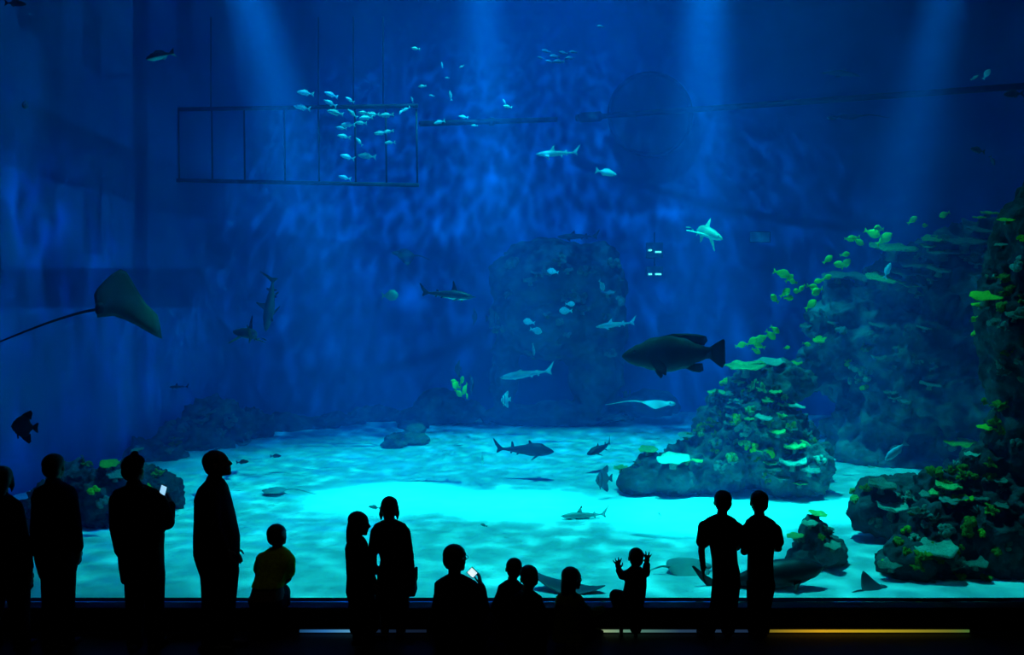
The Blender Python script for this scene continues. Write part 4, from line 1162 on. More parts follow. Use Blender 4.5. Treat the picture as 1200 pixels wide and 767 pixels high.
def hand(bm, wrist, d, nrm, thumb, size=0.18, curl=0.5, spread=0.12):
    """palm and five fingers. d: pointing direction, nrm: direction the palm faces, thumb: side of the thumb"""
    d = Vector(d).normalized(); nrm = Vector(nrm); nrm = (nrm - d * nrm.dot(d)).normalized()
    side = d.cross(nrm).normalized()
    if side.dot(Vector(thumb)) < 0: side = -side
    s = size
    fr_ = max(0.052, 0.0072 / s)
    w = Vector(wrist)
    m = Matrix((side, d, nrm)).transposed()
    ellipsoid(bm, w + d * s * 0.26, (s * 0.21, s * 0.30, s * 0.10), m, 2)
    for i, (off, ln) in enumerate(((0.15, 0.40), (0.055, 0.45), (-0.045, 0.42), (-0.14, 0.33))):
        base = w + d * s * 0.45 + side * s * off
        dd = (d + side * spread * (1.5 - i) * 0.8).normalized()
        p = base; ang = curl * 0.35
        pts = [(p, s * (fr_ + 0.003))]
        for seg, fr in enumerate((0.45, 0.32, 0.23)):
            v = (dd * math.cos(ang) + nrm * math.sin(ang)).normalized()
            p = p + v * s * ln * fr
            pts.append((p, s * (fr_ - 0.004 * seg)))
            ang += curl * 0.75
        chain(bm, pts, 8)
    tb = w + d * s * 0.14 + side * s * 0.16
    t1 = tb + (side * 0.75 + d * 0.6 + nrm * 0.25 * curl).normalized() * s * 0.22
    t2 = t1 + (side * 0.25 + d * 0.9 + nrm * 0.5 * curl).normalized() * s * 0.2
    chain(bm, [(tb, s * 0.065), (t1, s * 0.058), (t2, s * 0.045)], 8)

def rotm(yaw, pitch, roll):
    return (Matrix.Rotation(yaw, 3, 'Z') @ Matrix.Rotation(pitch, 3, 'X') @ Matrix.Rotation(roll, 3, 'Y'))

def head_bm(bm, c, h, R):
    def e(p, r, sub=3):
        ellipsoid(bm, Vector(c) + R @ (Vector(p) * h), [q * h for q in r], R, sub)
    e((0, -0.05, 0.13), (0.345, 0.43, 0.37))
    e((0, 0.09, -0.12), (0.28, 0.31, 0.34))
    e((0, 0.19, -0.32), (0.19, 0.21, 0.16))
    e((0, 0.31, -0.41), (0.11, 0.10, 0.085), 2)
    e((0, 0.32, 0.12), (0.21, 0.08, 0.10), 2)
    chain(bm, [(Vector(c) + R @ Vector((0, 0.37, 0.05)) * h, 0.045 * h), (Vector(c) + R @ Vector((0, 0.44, -0.09)) * h, 0.07 * h)], 8)
    e((0, 0.375, -0.22), (0.12, 0.06, 0.04), 2)
    e((0, 0.365, -0.285), (0.11, 0.06, 0.045), 2)
    for s in (-1, 1):
        e((s * 0.345, -0.03, -0.04), (0.045, 0.09, 0.13), 2)

def hair_bm(bm, c, h, R, style):
    def e(p, r, sub=3):
        ellipsoid(bm, Vector(c) + R @ (Vector(p) * h), [q * h for q in r], R, sub)
    e((0, -0.10, 0.16), (0.375, 0.42, 0.375))
    e((0, -0.20, -0.02), (0.34, 0.30, 0.36))
    if style == 'tuft':
        for i in range(9):
            a = i / 9 * 6.28
            e((0.22 * math.cos(a), -0.08 + 0.24 * math.sin(a), 0.40 + 0.03 * math.sin(3 * a)), (0.11, 0.11, 0.09), 2)
    if style == 'cap':
        e((0, -0.02, 0.30), (0.37, 0.42, 0.27))
        e((0, 0.05, 0.60), (0.12, 0.16, 0.10), 2)
    if style in ('long', 'bob'):
        L = 1.0 if style == 'long' else 0.6
        pts = [(Vector(c) + R @ (Vector((0, -0.20, 0.0)) * h), 0.30 * h), (Vector(c) + R @ (Vector((0, -0.26, -0.35 * L)) * h), 0.27 * h), (Vector(c) + R @ (Vector((0, -0.28, -0.75 * L)) * h), 0.20 * h), (Vector(c) + R @ (Vector((0, -0.26, -1.05 * L)) * h), 0.07 * h)]
        chain(bm, pts, 12)
        for s in (-1, 1):
            pts = [(Vector(c) + R @ (Vector((s * 0.30, -0.06, 0.05)) * h), 0.11 * h), (Vector(c) + R @ (Vector((s * 0.35, -0.10, -0.4 * L)) * h), 0.10 * h), (Vector(c) + R @ (Vector((s * 0.34, -0.12, -0.8 * L)) * h), 0.03 * h)]
            chain(bm, pts, 8)

def shoe_bm(bm, ankle, d, L=0.24, grow=0.0):
    d = Vector((d[0], d[1], 0)).normalized()
    a = Vector(ankle)
    z = L * 0.16
    heel = Vector((a.x, a.y, z)) - d * L * 0.22
    ball = Vector((a.x, a.y, z * 0.85)) + d * L * 0.42
    toe = Vector((a.x, a.y, z * 0.7)) + d * L * 0.62
    chain(bm, [(heel, L * 0.15), (Vector((a.x, a.y, z)), L * 0.155), (ball, L * 0.155 * 0.88), (toe, L * 0.105)], 10)
    capsule(bm, Vector((a.x, a.y, z)), a + Vector((0, 0, 0.02)), L * 0.15, L * 0.15, 10)

def person(label, D, head, torso, arms, legs, tyaw=0.0, top=None, bottom=None, shoes=True, long_sleeve=True, shorts=False, style='short', skirt=None, hood=False, hem=None, hand_size=0.17, foot=0.24, group=None):
    """all joints as (px, py, depth offset m[, radius m]) at distance D"""
    W = lambda p: P(p[0], p[1], D + p[2])
    hx, hy, hdd, hh, hyaw, hpitch, hroll = head
    root = empty('person', Vector((P(hx, hy, D).x, D, 0.0)))
    off = Matrix.Translation(-root.location)
    rings = [(W(t), t[3], t[4]) for t in torso]
    if abs(tyaw) < 2 and rings[2][1] > rings[2][2]:
        # squarer shoulders
        rings[1] = (rings[1][0], rings[2][1] * 0.86, rings[1][2] * 1.05)
    R = rotm(hyaw, hpitch, hroll)
    hc = W((hx, hy, hdd))
    body = bmesh.new()
    torso_rings(body, rings, tyaw)
    head_bm(body, hc, hh, R)
    nb = rings[0][0]
    chain(body, [(hc + R @ Vector((0, -0.08, -0.25)) * hh, hh * 0.215), (nb, hh * 0.225), (rings[1][0], hh * 0.22)], 12)
    for a in arms:
        pts = [(W(p), p[3]) for p in a['pts']]
        chain(body, pts)
        hand(body, pts[-1][0], a['d'], a['n'], a['t'], a.get('size', hand_size), a.get('curl', 0.5), a.get('spread', 0.12))
    for l in legs:
        pts = [(W(p), p[3]) for p in l['pts']]
        chain(body, pts)
        shoe_bm(body, pts[-1][0], l['d'], foot * 0.92)
    body.transform(off)
    me = union(body, 0.0075 if hh > 0.19 else 0.0055, 2, 0.45 if hh > 0.19 else 0.35)
    me.polygons.foreach_set('use_smooth', [True] * len(me.polygons))
    bo = new_obj('body', me, M_SKIN, root)
    # hair
    if style:
        hb = bmesh.new(); hair_bm(hb, hc, hh, R, style); hb.transform(off)
        me = union(hb, 0.009, 1, 0.5)
        me.polygons.foreach_set('use_smooth', [True] * len(me.polygons))
        new_obj('hair' if style != 'cap' else 'hat', me, M_HAIR if style != 'cap' else M_BLK, root)
    for s in (-1, 1):
        eb = bmesh.new(); ellipsoid(eb, hc + R @ Vector((s * 0.13, 0.335, 0.015)) * hh, (hh * 0.04,) * 3, sub=2); eb.transform(off)
        new_obj('eye', eb, M_EYE, bo, True)
    # top garment
    tb = bmesh.new()
    k = hem or len(rings)
    torso_rings(tb, rings[:k], tyaw, 0.014)
    for a in arms:
        pts = [(W(p), p[3]) for p in a['pts']]
        if not long_sleeve:
            q = pts[0][0].lerp(pts[1][0], 0.62)
            pts = [(pts[0][0], pts[0][1] + 0.008), (q, pts[1][1] + 0.018)]
        else:
            e_ = pts[-1][0].lerp(pts[-2][0], 0.12)
            pts = pts[:-1] + [(e_, pts[-1][1])]
        chain(tb, pts, 12, 0.012)
    if hood:
        chain(tb, [(nb + Vector((0, -0.02, 0.0)), hh * 0.29), (rings[1][0] + Vector((0, -0.04, -0.02)), hh * 0.34)], 12)
    tb.transform(off)
    me = union(tb, 0.011, 2, 0.5)
    me.polygons.foreach_set('use_smooth', [True] * len(me.polygons))
    new_obj('top' if not hood else 'jacket', me, top or M_BLK, root)
    # bottom garment
    bb = bmesh.new()
    torso_rings(bb, rings[-2:], tyaw, 0.012)
    for l in legs:
        pts = [(W(p), p[3]) for p in l['pts']]
        if shorts:
            q = pts[0][0].lerp(pts[1][0], 0.75)
            pts = [pts[0], (q, pts[1][1] + 0.025)]
        else:
            pts = pts[:-1] + [(pts[-1][0] + Vector((0, 0, 0.01)), pts[-1][1] + 0.012)]
        chain(bb, pts, 12, 0.012)
    if skirt:
        torso_rings(bb, [(W(t), t[3], t[4]) for t in skirt], tyaw)
    bb.transform(off)
    me = union(bb, 0.011, 2, 0.5)
    me.polygons.foreach_set('use_smooth', [True] * len(me.polygons))
    new_obj('trousers' if not (shorts or skirt) else ('shorts' if shorts else 'skirt'), me, bottom or M_CHAR, root)
    if shoes:
        for l in legs:
            sb = bmesh.new(); p = l['pts'][-1]
            shoe_bm(sb, W(p), l['d'], foot); sb.transform(off)
            me = union(sb, 0.009, 1, 0.6)
            me.polygons.foreach_set('use_smooth', [True] * len(me.polygons))
            new_obj('shoe', me, M_SHOE, root)
    return tag(root, label, 'person', group)

def floor_py(D): return 383.5 + CAMZ * F / D

# -- four adults standing by the side wall
D = 7.4; fy = floor_py(D) - 8
person('person in dark clothes standing nearest the side wall beyond the standing men', D, (3, 561, 0, 0.225, 0.3, 0, 0),
       [(2, 580, 0, 0.05, 0.05), (1, 588, 0, 0.12, 0.07), (2, 600, 0, 0.17, 0.10), (4, 630, 0, 0.165, 0.115), (6, 665, 0, 0.18, 0.13), (8, 690, 0, 0.20, 0.13)],
       [dict(pts=[(18, 595, 0, .052), (27, 633, 0, .045), (34, 668, -0.02, .034)], d=(0.2, 0, -1), n=(-1, 0, 0), t=(0, 1, 0)),
        dict(pts=[(-15, 595, 0, .052), (-22, 633, 0, .045), (-26, 668, 0, .034)], d=(0, 0, -1), n=(1, 0, 0), t=(0, 1, 0))],
       [dict(pts=[(20, 680, 0, .10), (24, 722, 0.02, .062), (26, fy, 0, .045)], d=(0.2, 1)), dict(pts=[(-6, 680, 0, .10), (-8, 722, 0, .062), (-9, fy, 0, .045)], d=(-0.1, 1))],
       style='bob', top=M_BLK, hood=True)

person('man in a dark jacket standing with both arms hanging, seen from behind', D, (64, 547, 0, 0.235, 0.0, 0.05, 0),
       [(64, 565, 0, 0.055, 0.055), (64, 572, 0, 0.13, 0.08), (64, 582, 0, 0.175, 0.11), (65, 610, 0, 0.165, 0.125), (66, 640, 0, 0.15, 0.12), (67, 660, 0, 0.15, 0.12), (68, 674, 0, 0.125, 0.11)],
       [dict(pts=[(47, 584, 0, .055), (43, 618, -0.02, .044), (42, 648, 0.02, .033)], d=(0.1, 0.1, -1), n=(1, 0, 0), t=(0, 1, 0)),
        dict(pts=[(82, 584, 0, .055), (88, 617, -0.02, .044), (92, 644, 0.03, .033)], d=(0.05, 0.15, -1), n=(-1, 0, 0), t=(0, 1, 0))],
       [dict(pts=[(61, 672, 0, .080), (60, 718, 0.02, .060), (59, fy, 0, .046)], d=(-0.1, 1)), dict(pts=[(76, 672, 0, .080), (77, 718, 0.02, .060), (78, fy, 0, .046)], d=(0.1, 1))],
       hood=True, top=M_NAVY, foot=0.28)

person('man in a peaked cap holding up a glowing phone', D, (157, 550, 0, 0.235, -0.25, 0.02, 0),
       [(158, 568, 0, 0.06, 0.055), (159, 574, 0, 0.13, 0.08), (161, 584, 0, 0.20, 0.11), (164, 610, 0, 0.195, 0.125), (165, 640, 0, 0.175, 0.125), (166, 662, 0, 0.17, 0.125), (168, 680, 0, 0.165, 0.12)],
       [dict(pts=[(138, 586, 0, .062), (137, 618, -0.02, .05), (141, 648, 0.02, .036)], d=(0.05, 0.1, -1), n=(1, 0, 0), t=(0, 1, 0)),
        dict(pts=[(186, 588, 0.02, .062), (196, 612, 0.10, .052), (200, 590, 0.22, .034)], d=(-0.25, 0.0, 1), n=(-1, 0, 0.1), t=(0, -1, 0.3), curl=0.9)],
       [dict(pts=[(159, 672, 0, .085), (158, 718, 0.02, .062), (158, fy, 0, .046)], d=(-0.1, 1)), dict(pts=[(180, 672, 0, .085), (182, 718, 0.02, .062), (183, fy, 0, .046)], d=(0.1, 1))],
       style='cap', hood=True, top=M_BLK, foot=0.28)

person('man in a long jacket in profile, gazing up at the tank', D, (255, 543.5, 0, 0.24, -PI / 2 + 0.15, 0.22, 0),
       [(252, 562, 0, 0.06, 0.06), (250, 570, 0, 0.10, 0.13), (249, 582, 0, 0.125, 0.18), (252, 606, 0, 0.15, 0.18), (254, 630, 0, 0.175, 0.17), (254, 650, 0, 0.175, 0.16), (257, 672, 0, 0.14, 0.15)],
       [dict(pts=[(248, 584, -0.16, .062), (250, 618, -0.2, .05), (264, 644, -0.17, .036)], d=(0.4, 0, -1), n=(0, 1, 0), t=(1, 0, 0)),
        dict(pts=[(252, 584, 0.16, .062), (258, 618, 0.2, .05), (274, 642, 0.17, .036)], d=(0.4, 0, -0.9), n=(0, -1, 0), t=(1, 0, 0))],
       [dict(pts=[(250, 668, -0.07, .10), (248, 716, -0.07, .068), (246, fy, -0.07, .046)], d=(1, 0.1)), dict(pts=[(266, 668, 0.07, .095), (265, 716, 0.07, .066), (264, fy, 0.07, .046)], d=(1, 0.15))],
       hood=True, top=M_BLK, hem=6, foot=0.28)

# -- crouching visitor in the yellow green shirt
D = 7.72; fy = floor_py(D) - 7
person('crouching person in a yellow green shirt close to the ledge', D, (325.5, 627, 0, 0.21, -0.5, 0.1, 0),
       [(325, 641, 0, 0.05, 0.05), (324, 647, 0, 0.09, 0.07), (322, 655, -0.01, 0.135, 0.09), (319, 670, -0.03, 0.125, 0.10), (314, 686, -0.06, 0.13, 0.11), (313, 700, -0.08, 0.155, 0.13), (314, 708, -0.08, 0.15, 0.12)],
       [dict(pts=[(308, 655, 0, .045), (304, 672, 0.10, .038), (312, 680, 0.26, .030)], d=(0.6, 1, -0.2), n=(0, 0, -1), t=(1, 0, 0)),
        dict(pts=[(338, 656, 0, .045), (337, 677, 0.03, .038), (330, 684, 0.22, .030)], d=(-0.3, 1, 0), n=(0, 0, -1), t=(-1, 0, 0))],
       [dict(pts=[(304, 704, -0.06, .085), (305, 694, 0.26, .062), (303, fy, 0.03, .045)], d=(-0.1, 1)), dict(pts=[(325, 704, -0.05, .085), (331, 693, 0.26, .062), (331, fy, 0.06, .045)], d=(0.2, 1))],
       top=M_YEL, bottom=M_BLK, long_sleeve=False, style='short', hem=5, foot=0.22)

# -- the two girls
D = 7.55; fy = floor_py(D) - 7
person('younger girl with long hair in profile beside the taller girl', D, (421, 613, 0, 0.205, -PI / 2 + 0.1, -0.12, 0),
       [(418, 629, 0, 0.045, 0.045), (418, 634, 0, 0.07, 0.09), (418, 641, 0, 0.085, 0.125), (419, 658, 0, 0.085, 0.115), (420, 675, 0, 0.085, 0.115), (422, 692, 0, 0.11, 0.12), (424, 702, 0, 0.10, 0.11)],
       [dict(pts=[(419, 642, -0.11, .038), (424, 665, -0.13, .032), (435, 684, -0.10, .026)], d=(0.5, 0, -1), n=(0, 1, 0), t=(1, 0, 0), size=0.13),
        dict(pts=[(424, 642, 0.11, .038), (431, 664, 0.13, .032), (438, 684, 0.10, .026)], d=(0.4, 0, -1), n=(0, -1, 0), t=(1, 0, 0), size=0.13)],
       [dict(pts=[(421, 696, -0.05, .07), (421, 724, -0.05, .05), (421, fy, -0.05, .036)], d=(1, 0.2)), dict(pts=[(428, 696, 0.05, .07), (430, 724, 0.05, .05), (431, fy, 0.05, .036)], d=(1, 0.2))],
       style='long', skirt=[(421, 688, 0, 0.10, 0.12), (424, 705, 0, 0.115, 0.13), (426, 725, 0, 0.13, 0.14), (427, 738, 0, 0.125, 0.13)], top=M_BLK, foot=0.2)

D = 7.68; fy = floor_py(D) - 7
person('taller girl in shorts with shoulder-length hair and a shoulder bag', D, (456.5, 595, 0, 0.21, 0.05, -0.05, 0),
       [(457, 609, 0, 0.045, 0.045), (457, 614, 0, 0.10, 0.06), (457, 621, 0, 0.15, 0.08), (460, 640, 0, 0.115, 0.09), (462, 655, 0, 0.108, 0.09), (462, 672, 0, 0.135, 0.105), (460, 690, 0, 0.145, 0.11)],
       [dict(pts=[(441, 623, 0, .042), (436, 650, -0.02, .034), (437, 672, 0.02, .027)], d=(0.0, 0.1, -1), n=(1, 0, 0), t=(0, 1, 0), size=0.15),
        dict(pts=[(474, 623, 0, .042), (479, 650, -0.02, .034), (482, 678, 0, .027)], d=(0.2, 0.1, -1), n=(-1, 0, 0), t=(0, 1, 0), size=0.15)],
       [dict(pts=[(451, 688, 0, .08), (451, 716, 0.02, .052), (451, fy, 0, .037)], d=(-0.1, 1)), dict(pts=[(468, 688, 0, .078), (469, 716, 0.02, .05), (469, fy, 0, .037)], d=(0.1, 1))],
       style='bob', shorts=True, top=M_BLK, bottom=M_NAVY, foot=0.22)

# -- seated on the floor
D = 7.15
person('seated man in glasses photographing with a bright phone', D, (534, 654, 0, 0.235, -0.75, -0.02, 0),
       [(533, 674, 0, 0.06, 0.06), (534, 682, 0, 0.13, 0.08), (537, 694, 0, 0.19, 0.11), (539, 718, 0, 0.19, 0.13), (539, 740, 0, 0.18, 0.14), (539, 756, 0, 0.19, 0.16), (539, 764, 0, 0.18, 0.15)],
       [dict(pts=[(518, 697, 0, .058), (512, 722, 0.10, .048), (540, 694, 0.30, .035)], d=(0.5, 0.5, 1), n=(0.5, 0.6, 0), t=(0.6, -0.4, 0.3), curl=0.9),
        dict(pts=[(560, 697, 0, .058), (566, 714, 0.12, .048), (563, 686, 0.30, .035)], d=(-0.15, 0.4, 1), n=(-1, 0.3, 0), t=(0, -0.5, 0.5), curl=0.9)],
       [dict(pts=[(528, 757, 0.02, .09), (510, 728, 0.36, .065), (530, 752, 0.60, .047)], d=(0.5, 1)), dict(pts=[(551, 757, 0.02, .09), (572, 728, 0.36, .065), (556, 752, 0.60, .047)], d=(-0.5, 1))],
       top=M_BLK, foot=0.26)

D = 7.45
person('small child seated on the floor leaning on another child', D, (602, 666, 0.03, 0.19, 0.1, 0, 0.05),
       [(600, 680, 0.02, 0.04, 0.04), (599, 686, 0.02, 0.08, 0.06), (599, 694, 0.02, 0.115, 0.08), (600, 715, 0, 0.11, 0.09), (601, 735, 0, 0.12, 0.10), (602, 748, 0, 0.14, 0.12)],
       [dict(pts=[(588, 695, 0.02, .035), (580, 712, 0.10, .030), (583, 722, 0.24, .025)], d=(0.2, 1, -0.2), n=(0, 0, -1), t=(1, 0, 0), size=0.11),
        dict(pts=[(611, 695, 0.02, .035), (616, 714, 0.08, .030), (610, 724, 0.22, .025)], d=(-0.2, 1, -0.1), n=(0, 0, -1), t=(-1, 0, 0), size=0.11)],
       [dict(pts=[(594, 744, 0.02, .065), (584, 722, 0.22, .045), (590, 742, 0.36, .033)], d=(0, 1)), dict(pts=[(609, 744, 0.02, .065), (613, 722, 0.22, .045), (606, 742, 0.36, .033)], d=(0, 1))],
       top=M_BLK, foot=0.16)
D = 7.2
person('bigger child seated on the floor with head bent to a smaller one', D, (619.5, 676, 0, 0.205, 0.3, -0.05, -0.12),
       [(617, 692, 0, 0.045, 0.045), (617, 699, 0, 0.09, 0.07), (617, 708, 0, 0.135, 0.09), (617, 730, 0, 0.13, 0.10), (617, 750, 0, 0.14, 0.12), (617, 763, 0, 0.16, 0.13)],
       [dict(pts=[(604, 709, 0, .040), (598, 730, 0.10, .034), (604, 738, 0.26, .027)], d=(0.3, 1, -0.2), n=(0, 0, -1), t=(1, 0, 0), size=0.13),
        dict(pts=[(631, 709, 0, .040), (638, 728, 0.10, .034), (630, 736, 0.26, .027)], d=(-0.3, 1, -0.1), n=(0, 0, -1), t=(-1, 0, 0), size=0.13)],
       [dict(pts=[(609, 758, 0.02, .075), (600, 734, 0.28, .052), (607, 752, 0.46, .038)], d=(0.1, 1)), dict(pts=[(627, 758, 0.02, .075), (636, 732, 0.28, .052), (628, 752, 0.46, .038)], d=(0, 1))],
       top=M_BLK, foot=0.19)

D = 7.5
person('long-haired girl seated on the floor, arm stretched along the ledge', D, (670.5, 677.5, 0, 0.20, -PI / 2 + 0.45, -0.05, 0),
       [(667, 693, 0, 0.042, 0.042), (667, 699, 0, 0.08, 0.07), (668, 706, 0, 0.12, 0.085), (667, 722, 0, 0.11, 0.09), (666, 738, 0, 0.12, 0.10), (666, 748, 0, 0.135, 0.12)],
       [dict(pts=[(657, 706, -0.05, .036), (655, 724, 0.02, .030), (668, 734, 0.10, .025)], d=(1, 0.4, -0.2), n=(0, 0, -1), t=(0, 1, 0), size=0.12),
        dict(pts=[(679, 707, 0.05, .036), (692, 718, 0.22, .030), (707, 713, 0.34, .024)], d=(1, 0.25, 0.0), n=(0, 0, -1), t=(0, 1, 0), size=0.12, curl=0.2)],
       [dict(pts=[(662, 744, 0.0, .065), (680, 727, 0.20, .046), (684, 744, 0.28, .034)], d=(1, 0.6)), dict(pts=[(672, 744, 0.05, .065), (690, 729, 0.20, .046), (694, 745, 0.26, .034)], d=(1, 0.5))],
       style='long', top=M_OLV, bottom=M_BLK, foot=0.17)

# -- the toddler at the glass
D = 7.72
person('toddler at the ledge with both hands raised to the glass', D, (745, 653, 0.02, 0.185, 0.1, 0.1, 0),
       [(745, 664, 0, 0.035, 0.035), (745, 668, 0, 0.055, 0.05), (745, 673, 0, 0.082, 0.065), (745, 684, 0, 0.085, 0.075), (743, 696, 0, 0.09, 0.085), (740, 706, 0, 0.10, 0.09)],
       [dict(pts=[(737, 672, 0, .030), (729, 674, 0.07, .027), (725, 667, 0.16, .021)], d=(-0.15, 0.15, 1), n=(0, 1, 0), t=(1, 0, 0), size=0.12, curl=0.1, spread=0.5),
        dict(pts=[(753, 672, 0, .030), (757, 671, 0.07, .027), (758, 660, 0.16, .021)], d=(0.1, 0.15, 1), n=(0, 1, 0), t=(-1, 0, 0), size=0.12, curl=0.1, spread=0.5)],
       [dict(pts=[(736, 703, 0.0, .062), (722, 698, 0.06, .052), (728, 715, 0.02, .036)], d=(0.1, 1)), dict(pts=[(746, 703, 0, .058), (746, 722, 0.02, .042), (745, 737, 0, .032)], d=(0.1, 1))],
       top=M_BLK, bottom=M_BLK, style='short', foot=0.13)

# -- the two boys
D = 7.74; fy = floor_py(D) - 7
person('boy in a short-sleeved shirt standing cross-legged beside another boy', D, (847, 588, 0, 0.215, -0.15, 0.05, 0),
       [(846, 603, 0, 0.05, 0.045), (845, 608, 0, 0.10, 0.06), (845, 616, 0, 0.145, 0.08), (847, 636, 0, 0.108, 0.085), (849, 655, 0, 0.100, 0.085), (851, 670, 0, 0.108, 0.095), (851, 684, 0, 0.105, 0.095)],
       [dict(pts=[(826, 617, 0, .042), (822, 645, -0.03, .031), (824, 666, 0.02, .025)], d=(0.0, 0.1, -1), n=(1, 0, 0), t=(0, 1, 0), size=0.15),
        dict(pts=[(863, 619, 0, .045), (864, 640, 0.10, .034), (856, 646, 0.26, .027)], d=(-0.6, 0.8, 0), n=(0, 0, -1), t=(-1, 0, 0), size=0.15)],
       [dict(pts=[(845, 682, -0.03, .070), (840, 712, -0.06, .050), (830, fy, -0.06, .040)], d=(-0.5, 1)), dict(pts=[(857, 682, 0, .074), (856, 712, 0.02, .052), (853, fy, 0, .040)], d=(0.1, 1))],
       long_sleeve=False, top=M_BLK, style='short', foot=0.22)
person('boy with both forearms folded in front standing by another boy', D, (889, 588.5, 0, 0.215, 0.05, 0, 0),
       [(890, 604, 0, 0.05, 0.045), (891, 610, 0, 0.09, 0.06), (892, 619, 0, 0.138, 0.08), (892, 636, 0, 0.105, 0.085), (891, 655, 0, 0.098, 0.085), (891, 672, 0, 0.100, 0.095), (891, 686, 0, 0.098, 0.095)],
       [dict(pts=[(876, 621, 0, .043), (872, 646, 0.03, .034), (884, 640, 0.22, .027)], d=(1, 0.5, 0.2), n=(0.2, 0.2, 1), t=(0, 0.2, 1), size=0.15),
        dict(pts=[(908, 621, 0, .043), (912, 642, 0.03, .034), (900, 640, 0.22, .027)], d=(-1, 0.5, 0.2), n=(-0.2, 0.2, 1), t=(0, 0.2, 1), size=0.15)],
       [dict(pts=[(885, 684, 0, .070), (884, 714, 0.02, .050), (884, fy, 0, .039)], d=(-0.1, 1)), dict(pts=[(898, 684, 0, .070), (895, 714, 0.02, .050), (894, fy, 0, .039)], d=(0.1, 1))],
       long_sleeve=False, top=M_BLK, style='short', foot=0.22)

# -- what they hold and carry
def phone(label, c, w, h, R, screen, face=-1):
    r0 = empty('phone', c)
    r0.rotation_euler = R
    bm = bmesh.new(); box(bm, -w / 2, w / 2, -0.004, 0.004, -h / 2, h / 2); bevel(bm, 0.003, 2)
    cs = new_obj('case', bm, M_PHONE, r0)
    bm = bmesh.new(); box(bm, -w * 0.44, w * 0.44, -0.0055, -0.0042, -h * 0.40, h * 0.42)
    new_obj('screen', bm, screen, cs)
    bm = bmesh.new(); box(bm, -w * 0.12, w * 0.12, -0.0050, -0.0042, -h * 0.46, -h * 0.43)
    new_obj('button', bm, M_PHONE, cs)
    return tag(r0, label, 'phone')
phone('glowing phone in the raised hand of the man in a cap', P(191.5, 574, 7.56), 0.062, 0.10, (0.1, 0.35, -0.2), M_SCREEN_B)
phone('bright tilted phone held by the seated man in glasses', P(553.5, 670.5, 7.44), 0.075, 0.075, (0.1, 0.75, -0.1), M_SCREEN_W)

g = empty('eyeglasses', P(534, 654, 7.15))
Rg = rotm(-0.75, -0.02, 0); hc = Vector((0, 0, 0)); hh = 0.235
for s in (-1, 1):
    bm = bmesh.new()
    tube(bm, [hc + Rg @ Vector((s * 0.14 + 0.08 * math.cos(2 * PI * k / 16), 0.40, 0.01 + 0.06 * math.sin(2 * PI * k / 16))) * hh for k in range(17)], 0.0025, 6, False)
    new_obj('rim', bm, M_PHONE, g)
    bm = bmesh.new(); tube(bm, [hc + Rg @ Vector((s * 0.22, 0.40, 0.02)) * hh, hc + Rg @ Vector((s * 0.37, 0.2, 0.01)) * hh, hc + Rg @ Vector((s * 0.39, -0.05, 0.02)) * hh], 0.0025, 6)
    new_obj('temple', bm, M_PHONE, g)
bm = bmesh.new(); tube(bm, [hc + Rg @ Vector((-0.06, 0.40, 0.03)) * hh, hc + Rg @ Vector((0, 0.43, 0.04)) * hh, hc + Rg @ Vector((0.06, 0.40, 0.03)) * hh], 0.0025, 6)
new_obj('bridge', bm, M_PHONE, g)
tag(g, 'thin-rimmed glasses worn by the seated man with the phone', 'glasses')

D = 7.68
b0 = empty('shoulder_bag', P(481, 695, D - 0.02))
bm = bmesh.new(); box(bm, -0.055, 0.055, -0.11, 0.11, 0.0, 0.21)
for v in bm.verts:
    if v.co.z > 0.1: v.co.x *= 0.6; v.co.y *= 0.9
bevel(bm, 0.018, 3); new_obj('pouch', bm, M_BLK, b0, True)
bm = bmesh.new(); box(bm, 0.030, 0.056, -0.10, 0.10, 0.10, 0.215); bevel(bm, 0.008, 2); new_obj('flap', bm, M_CHAR, b0)
bm = bmesh.new(); top0 = P(462, 613, D - 0.02) - b0.location
tube(bm, catmull([(0.0, -0.09, 0.20), Vector((-0.02, -0.10, 0.40)), Vector((top0.x * 0.6, -0.10, top0.z * 0.9)), top0 + Vector((0, -0.03, 0.03)), Vector((top0.x * 0.6, 0.09, top0.z * 0.9)), Vector((-0.02, 0.11, 0.40)), (0.0, 0.09, 0.20)], 5), 0.009, 6)
new_obj('strap', bm, M_CHAR, b0, True)
tag(b0, 'black shoulder bag hanging at the hip of the taller girl', 'bag')

# ---------------------------------------------------------------- fixtures in the tank and on the ledge
M_STEEL = mat('dark_steel', (0.015, 0.022, 0.03), 0.6, (0.03, 0.04, 0.05), 6.0)
M_PANEL = mat('pale_panel', (0.25, 0.6, 0.7), 0.5, (0.35, 0.7, 0.78), 8.0)

# pen frame hanging near the side wall
PD = 17.6
root = empty('pen_frame', P(348, 213, PD))
def rail(nm, a, b, r, par, D=PD, D2=None):
    bm = bmesh.new()
    o = par.location if par else Vector()
    p, q = P(*a, D) - o, P(*b, D2 or D) - o
    tube(bm, [p, (p + q) / 2, q], r, 8)
    return new_obj(nm, bm, M_STEEL, par, True)
rail('waterline_rail', (209, 128), (490, 124), 0.045, root)  # this rail stands in for the waterline across the frame
rail('bottom_rail', (207, 211), (491, 217), 0.04, root)
for x in (209, 248, 286, 333, 373, 416, 452, 488):
    rail('upright', (x, 128), (x + 1, 214), 0.02, root)
for x in (247, 373, 414, 449):
    rail('mirrored_upright', (x, 20), (x, 127), 0.013, root)  # thin rods modelling the mirror image of the uprights above the waterline
tag(root, 'dark pen frame of thin rails with its mirrored uprights, behind the silver school', 'frame')

